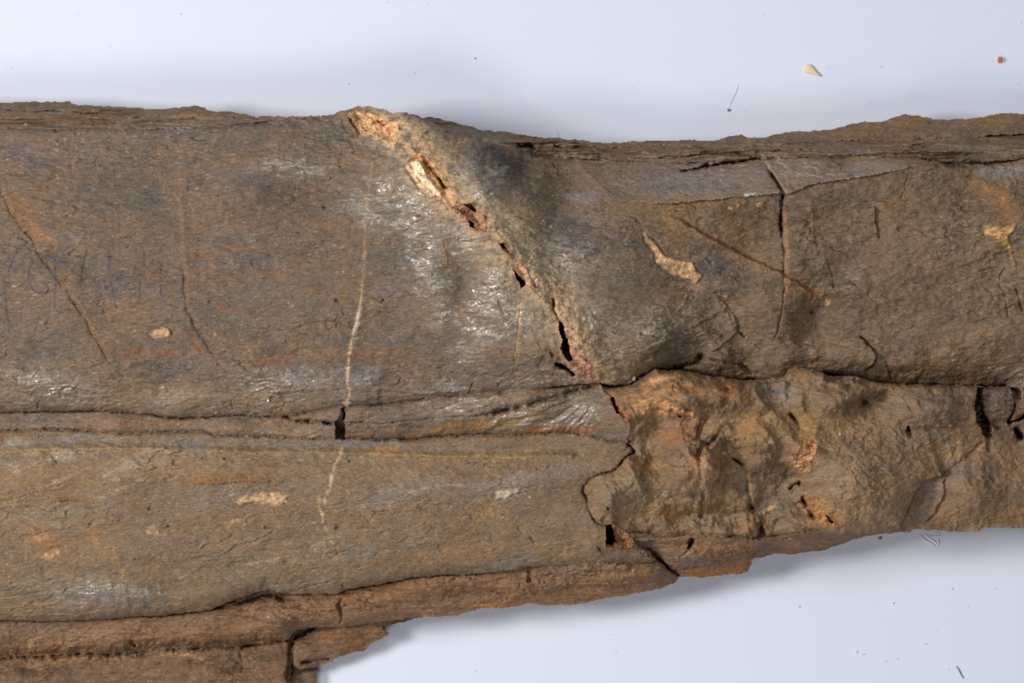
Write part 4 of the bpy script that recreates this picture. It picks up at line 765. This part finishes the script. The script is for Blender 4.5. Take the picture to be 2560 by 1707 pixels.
paper['kind'] = 'structure'

# ------------------------------------------------------------------ rock meshes
rockobj = link(bpy.data.objects.new('slate_rock', None)); rockobj.empty_display_size = .02
rockobj['label'] = 'large folded brown slate rock crossed by a diagonal calcite vein, lying on white paper'
rockobj['category'] = 'rock'

cl = lab[:-1, :-1].copy()                 # cell labels
cellrock = rock[:-1, :-1] & rock[1:, :-1] & rock[:-1, 1:] & rock[1:, 1:]
lc = np.where(cellrock, cl, 0).astype(np.int16)
VEINS = {}
nextid = 100
def carve(name, pts, host):
    global nextid
    sl, m = inside(pts)
    t = np.zeros(X.shape, bool); t[sl] = m
    t = t[:-1, :-1] & (lc > 0) & (lc < 100)
    if t.sum() < 12: return
    lc[t] = nextid; VEINS[nextid] = (name, host); nextid += 1
for pts, host, nm in [(VA, UPPER, 'calcite_vein'), (VB, UPPER, 'calcite_vein'), (HC, UPPER, 'vein_cavity'), (HD, UPPER, 'vein_cavity'), (HE, UPPER, 'vein_cavity'), (HG, UPPER, 'vein_cavity'), (CV, LOWER, 'rusty_cavity')]:
    if nm == 'calcite_vein' and pts is VB:
        carve('calcite_crystal', PATCH['r'][0], host)
    carve(nm, pts, host)
for k in 'abcdefghijklnopqs':
    pts = PATCH[k][0]; cx = sum(q[0] for q in pts) / len(pts); cy = sum(q[1] for q in pts) / len(pts)
    host = int(lab[int((cy - Y0) / S), int((cx - X0) / S)])
    carve('calcite_patch', pts, host)

# outward direction of the outline, from a blurred mask
bl = rock.astype(f32)
for _ in range(10):
    q = np.pad(bl, 1, mode='edge'); bl = (q[:-2, 1:-1] + q[2:, 1:-1] + q[1:-1, :-2] + q[1:-1, 2:] + bl) / 5
gy, gx = np.gradient(bl); gl = np.hypot(gx, gy) + 1e-6; ox, oy = -gx / gl, -gy / gl

PX = (X - 1280) * U; PY = (853.5 - Y) * U; PZ = H * U
def build(name, ids, mat, parent):
    m = np.isin(lc, ids)
    jj, ii = np.nonzero(m)
    if len(jj) == 0: return None
    a = jj * NX + ii
    quads = np.stack([a + NX, a + NX + 1, a + 1, a], 1)
    used, inv = np.unique(quads, return_inverse=True); inv = inv.reshape(-1, 4).astype(np.int64)
    V = np.stack([PX.ravel()[used], PY.ravel()[used], PZ.ravel()[used]], 1)
    Cc = C.reshape(-1, 3)[used]; Gg = G.ravel()[used]
    F = [inv]
    # skirt along the outline of the whole rock (real side walls down to the paper)
    rk = np.pad(lc > 0, 1)[:, :]
    e = []
    for dj, di, (p0, p1) in [(-1, 0, (3, 2)), (1, 0, (1, 0)), (0, -1, (0, 3)), (0, 1, (2, 1))]:
        o = ~rk[jj + 1 + dj, ii + 1 + di]
        e.append(np.stack([quads[o][:, p0], quads[o][:, p1]], 1))
    e = np.concatenate(e)
    if len(e):
        su, si = np.unique(e, return_inverse=True); si = si.reshape(-1, 2)
        hx, hy, hz = PX.ravel()[su], PY.ravel()[su], PZ.ravel()[su]
        nx_, ny_ = ox.ravel()[su], oy.ravel()[su]
        edge = (X.ravel()[su] <= X0 + 1.5 * S) | (X.ravel()[su] >= X1 - 2 * S) | (Y.ravel()[su] >= Y1 - 2 * S)
        top = np.searchsorted(used, su)
        rows = [top]; base = len(V)
        sx_, sy_ = X.ravel()[su], Y.ravel()[su]
        jit = fbm(60, 40, 300, 2, x=sx_, y=sy_)
        side_col = lin(126, 98, 72) * (1 + .25 * jit[:, None])
        lay = random.Random(5)
        for k, (fz, inn) in enumerate([(.97, .5), (.9, 1.5), (.82, 1), (.74, 3), (.64, 4), (.54, 8), (.43, 10), (.32, 14), (.2, 17), (.1, 20), (0, 23)]):
            rn = fbm(34, 34, 310 + 3 * k, 3, x=sx_, y=sy_)
            z = hz * np.clip(fz + (.03 * rn if 0 < fz < .95 else 0), 0, 1)
            inn = np.maximum(inn * (1 + .5 * jit) + 3.5 * rn + lay.uniform(-1.5, 1.5), 0)
            V = np.concatenate([V, np.stack([hx - nx_ * inn * U, hy + ny_ * inn * U, z], 1)])
            mixk = min(1, .25 + .15 * k); tone = (1 + .3 * lay.uniform(-1, 1)) * (1 + .3 * rn)
            Cc = np.concatenate([Cc, np.clip((C.reshape(-1, 3)[su] * (1 - mixk) + side_col * mixk) * tone[:, None], .01, .9)]); Gg = np.concatenate([Gg, G.ravel()[su] * .3])
            rows.append(np.arange(base, base + len(su))); base += len(su)
        for k in range(len(rows) - 1):
            r0, r1 = rows[k], rows[k + 1]
            F.append(np.stack([r0[si[:, 0]], r0[si[:, 1]], r1[si[:, 1]], r1[si[:, 0]]], 1)[:, ::-1])
    F = np.concatenate(F).astype(np.int32)
    me = bpy.data.meshes.new(name)
    me.vertices.add(len(V)); me.vertices.foreach_set('co', V.astype(f32).ravel())
    me.loops.add(F.size); me.loops.foreach_set('vertex_index', F.ravel())
    me.polygons.add(len(F)); me.polygons.foreach_set('loop_start', np.arange(0, F.size, 4, dtype=np.int32))
    me.polygons.foreach_set('loop_total', np.full(len(F), 4, np.int32))
    me.update(calc_edges=True)
    me.polygons.foreach_set('use_smooth', np.ones(len(F), bool))
    at = me.attributes.new('stone_colour', 'FLOAT_COLOR', 'POINT')
    at.data.foreach_set('color', np.concatenate([Cc, np.ones((len(Cc), 1))], 1).astype(f32).ravel())
    ag = me.attributes.new('mica', 'FLOAT', 'POINT'); ag.data.foreach_set('value', Gg.astype(f32))
    me.materials.append(mat); me.validate()
    return link(bpy.data.objects.new(name, me), parent)

NAMES = {UPPER: ('upper_bed', None), FACET: ('upper_facet', 'smooth grey facet sloping back from a crisp ridge'), LOWER: ('lower_bed', 'brown lower bed with tan flecks'), STRIPL: ('thin_layer', None), STRIPR: ('thin_layer', 'glossy pinched folds of the thin layer'),
         FOLD: ('folded_bed', 'lumpy ochre and rust stained folded bed'), LEDGE: ('side_ledge', 'orange brown broken side ledge'), RSIDE: ('side_ledge', None), BOTL: ('bottom_ledge', None),
         CHIP: ('broken_tab', None), COL: ('broken_stub', None), BLK: ('broken_block', 'dark broken block between deep gaps'), BACKL: ('back_layer', None), BACKR: ('back_layer', None), BACKL2: ('back_layer', None), BACKR2: ('back_layer', None)}
PART = {}
for k, (nm, lb) in NAMES.items():
    o = build(nm, [k], M_STONE, rockobj)
    if o is not None:
        PART[k] = o
        if lb: o['label'] = lb
for k, (nm, host) in VEINS.items():
    build(nm, [k], M_CALC if nm.startswith('calcite') else M_STONE, PART.get(host, rockobj))

def zat(px, py):
    return float(H[int((py - Y0) / S), int((px - X0) / S)]) * U

# ------------------------------------------------------------------ crumbs and dust
def grain_mesh(name, rx, ry, rz, seed, n=2):
    import bmesh
    bm = bmesh.new(); bmesh.ops.create_icosphere(bm, subdivisions=n, radius=1)
    r = random.Random(seed); off = [r.uniform(.75, 1.2) for _ in bm.verts]
    for v, k in zip(bm.verts, off): v.co = (v.co.x * rx * k, v.co.y * ry * k, max(v.co.z * rz * k, -rz * .8) )
    zm = min(v.co.z for v in bm.verts)
    for v in bm.verts: v.co.z -= zm
    me = bpy.data.meshes.new(name); bm.to_mesh(me); bm.free(); return me
def thing(o, label, cat, group=None):
    o['label'] = label; o['category'] = cat
    if group: o['group'] = group
    return o
def grain_obj(name, me, mat, loc, rz=0):
    if mat and not me.materials: me.materials.append(mat)
    o = link(bpy.data.objects.new(name, me)); o.location = loc; o.rotation_euler = (0, 0, rz); return o
def slab(name, pts, t, mat, mark=0.35):
    """small flake: outline with a domed, bevelled top"""
    P = [paper_xy(*q) for q in pts]; cx = sum(q[0] for q in P) / len(P); cy = sum(q[1] for q in P) / len(P); n = len(P)
    v = [(x - cx, y - cy, 0) for x, y in P] + [(x - cx, y - cy, t * .6) for x, y in P] + [((x - cx) * .7, (y - cy) * .7, t) for x, y in P] + [(0, 0, t * 1.1)]
    f = [tuple(range(n))] if False else []
    for k in range(n):
        q = (k + 1) % n
        f += [(k, q, n + q, n + k), (n + k, n + q, 2 * n + q, 2 * n + k), (2 * n + k, 2 * n + q, 3 * n)]
    f.append(tuple(range(n))[::-1])
    o = mesh_obj(name, v, f, mat); o.location = (cx, cy, 0); return o
def strand(name, pts, r, mat, z=None, flat=True):
    """thin fibre as a tube"""
    v = []; f = []; k = 6
    for i, (x, y, zz, rr) in enumerate(pts):
        j = min(i, len(pts) - 2); dx = pts[j + 1][0] - pts[j][0]; dy = pts[j + 1][1] - pts[j][1]; l = math.hypot(dx, dy) + 1e-12; nx_, ny_ = -dy / l, dx / l
        for a in range(k):
            t = 2 * math.pi * a / k; v.append((x + nx_ * math.cos(t) * r * rr, y + ny_ * math.cos(t) * r * rr, zz + r * rr * (1 + math.sin(t))))
    for i in range(len(pts) - 1):
        for a in range(k):
            b = (a + 1) % k; f.append((i * k + a, i * k + b, (i + 1) * k + b, (i + 1) * k + a))
    f.append(tuple(range(k))[::-1]); f.append(tuple((len(pts) - 1) * k + a for a in range(k)))
    return mesh_obj(name, v, f, mat)

m_tan = plain('tan_flake', lin(232, 206, 168), .6, .12, 300); m_or = plain('orange_crumb', lin(190, 112, 56), .7, .3, 700); m_dust = plain('grey_dust', lin(178, 182, 194), .8, .2)
m_dark = plain('dark_fibre', lin(104, 107, 122), .6, .2); m_pale = plain('pale_scrap', lin(226, 230, 240), .6, .05); m_fib = plain('grey_fibre', lin(188, 192, 206), .6, .1); m_grit = plain('grey_grit', lin(176, 173, 168), .6, .3, 2500); m_white = plain('white_grain', lin(222, 220, 214), .5, .12)
thing(slab('stone_flake', [(2009,176),(2012,169),(2019,162),(2027,163),(2033,168),(2041,178),(2048,186),(2055,192),(2047,191),(2036,188),(2024,185),(2013,182)], 6 * U, m_tan), 'pale tan pointed flake lying on the paper at upper right', 'flake')
x, y = paper_xy(2499, 150); thing(grain_obj('crumb', grain_mesh('crumb', 6.2 * U, 8 * U, 6 * U, 4), m_or, (x, y, 0)), 'small orange brown crumb on the paper near the top right corner', 'crumb')
x, y = paper_xy(2200, 1345); thing(grain_obj('crumb', grain_mesh('crumb', 5 * U, 3.4 * U, 4 * U, 9), m_or, (x, y, 0)), 'tiny orange crumb on the paper just under the rock edge', 'crumb')
x, y = paper_xy(1822, 276); thing(grain_obj('dust_grain', grain_mesh('dust_grain', 3.6 * U, 3.8 * U, 3 * U, 12), m_dark, (x, y, 0)), 'dark grain at the lower end of the grey fibre above the rock', 'grain')
def fib_paper(name, pts, r, mat, label, cat):
    q = [paper_xy(*t) for t in pts]; n = len(q)
    o = strand(name, [(a, b, 0, .45 + .55 * math.sin(math.pi * (i + .5) / n)) for i, (a, b) in enumerate(q)], r * U, mat)
    return thing(o, label, cat)
fib_paper('fibre', [(1846,212),(1843,224),(1838,236),(1832,247),(1827,259),(1823,270)], 0.8, m_fib, 'thin grey fibre on the paper above the middle right of the rock', 'fibre')
fib_paper('fibre', [(2391,1664),(2396,1671),(2400,1679),(2404,1687),(2409,1694)], 1.7, m_dark, 'short dark curved fibre on the paper at lower right', 'fibre')
fib_paper('fibre', [(1392,322),(1394,330),(1397,338),(1398,344)], .7, m_fib, 'fine hair standing out from the top edge of the rock', 'fibre')
fib_paper('fibre', [(2305,1609),(2312,1609),(2320,1608)], .8, m_fib, 'faint pale brown hair on the paper at lower right', 'fibre')
def smear(name, strokes, r, mat, label):
    root = link(bpy.data.objects.new(name, None)); q0 = paper_xy(*strokes[0][0]); root.location = (q0[0], q0[1], 0); root.empty_display_size = .003
    for s in strokes:
        q = [paper_xy(*t) for t in s]; n = len(q)
        o = strand('ridge', [(a - q0[0], b - q0[1], -.6 * r * U, .3 + .7 * math.sin(math.pi * (i + .5) / n)) for i, (a, b) in enumerate(q)], r * U, mat); o.parent = root
    return thing(root, label, 'glue smear')
smear('glue_smear', [[(2303,1334),(2306,1344),(2316,1352),(2330,1358),(2340,1366)], [(2312,1332),(2320,1342),(2332,1350),(2342,1358),(2345,1365)], [(2345,1364),(2346,1354),(2347,1346)], [(2322,1334),(2328,1342),(2338,1340),(2346,1336)], [(2336,1330),(2346,1332),(2350,1338)]], 3.0, m_pale, 'clear wrinkled glue smear on the paper below the right end of the rock')
smear('glue_smear', [[(2137,1624),(2140,1630),(2146,1633)], [(2146,1633),(2155,1635),(2163,1634)], [(2140,1623),(2146,1629)]], 1.8, m_pale, 'small white scrap with a tail on the paper at lower right')
smear('glue_smear', [[(2203,1648),(2210,1649),(2218,1653)]], 1.4, m_pale, 'short white scratch ridge on the paper right of the small white scrap')
DUST = [(452,36,2.4),(195,37,1.6),(30,171,2),(970,7,2),(1072,12,1.6),(872,211,2.2),(1036,184,2),(1187,147,3.6),(981,193,1.5),(275,117,1.5),(96,195,1.5),(429,222,1.5),(1223,237,1.6),(1908,38,1.8),(1574,92,1.5),(1446,73,1.3),(1585,218,1.6),(1593,239,1.3),(2203,168,2.2),(2481,154,1.6),(2072,171,1.5),(2320,188,1.4),(2323,228,1.4),(2178,259,1.6),(2546,210,1.8),(2553,57,2),(2467,27,1.5),(1863,280,1.5),
        (1999,1515,2.6),(2028,1447,1.6),(1886,1566,1.5),(1540,1627,1.6),(1526,1585,1.3),(1458,1662,1.3),(1586,1662,1.3),(1188,1676,2.2),(1385,1604,1.2),(2234,1507,3),(2381,1471,2.6),(2488,1471,2),(2372,1672,1.6),(2421,1515,1.8),(2244,1645,2),(2342,1575,1.4),(2198,1505,1.2),(2140,1553,1.4)]
dm = [grain_mesh('dust_speck', U, U * .8, U * .7, 20 + k, 1) for k in range(4)]
for k, (a, b, r) in enumerate(DUST):
    x, y = paper_xy(a, b); o = grain_obj('dust_speck', dm[k % 4], m_dust, (x, y, 0), k * 1.3); r *= .95; o.scale = (r, r, r)
    own = {(452,36): 'dark dust speck alone on the paper near the top left', (1187,147): 'largest soft grey dust speck on the paper above the vein', (30,171): 'dust speck on the paper at the far left above the rock',
           (872,211): 'dust speck on the paper just above the vein end of the rock', (1999,1515): 'larger dark dust speck below the notch in the lower rock edge', (2234,1507): 'smudged dust speck on the paper left of the lower right corner',
           (2381,1471): 'dust speck below the glue smear on the paper', (2481,154): 'dust speck just left of the orange crumb at top right', (2372,1672): 'dust speck just left of the short dark fibre', (1188,1676): 'dust speck near the bottom edge, right of the broken tab'}
    thing(o, own.get((a, b), 'tiny faint grey dust speck on bare white paper, one of many alike'), 'dust', 'dust specks on the paper')
# loose grains on the rock
for (px, py, rx, ry, mat, label, nm) in [(1585,944,4.6,8,m_grit,'white grain lodged in the crease right of the vein','grain'), (541,1031,4.5,3.6,m_or,'bright orange crumb above the long joint, left of the dark notch','crumb'), (698,1022,3,4,m_or,'bright orange crumb above the long joint near the tan vein','crumb'), (671,1001,3,3.6,m_white,'tiny white grain on the upper bed left of the tan vein','grain')]:
    zz = zat(px, py)
    thing(grain_obj(nm, grain_mesh(nm, rx * U, ry * U, min(rx, ry) * U, px), mat, ((px - 1280) * U, (853.5 - py) * U, zz - .8 * U)), label, nm)
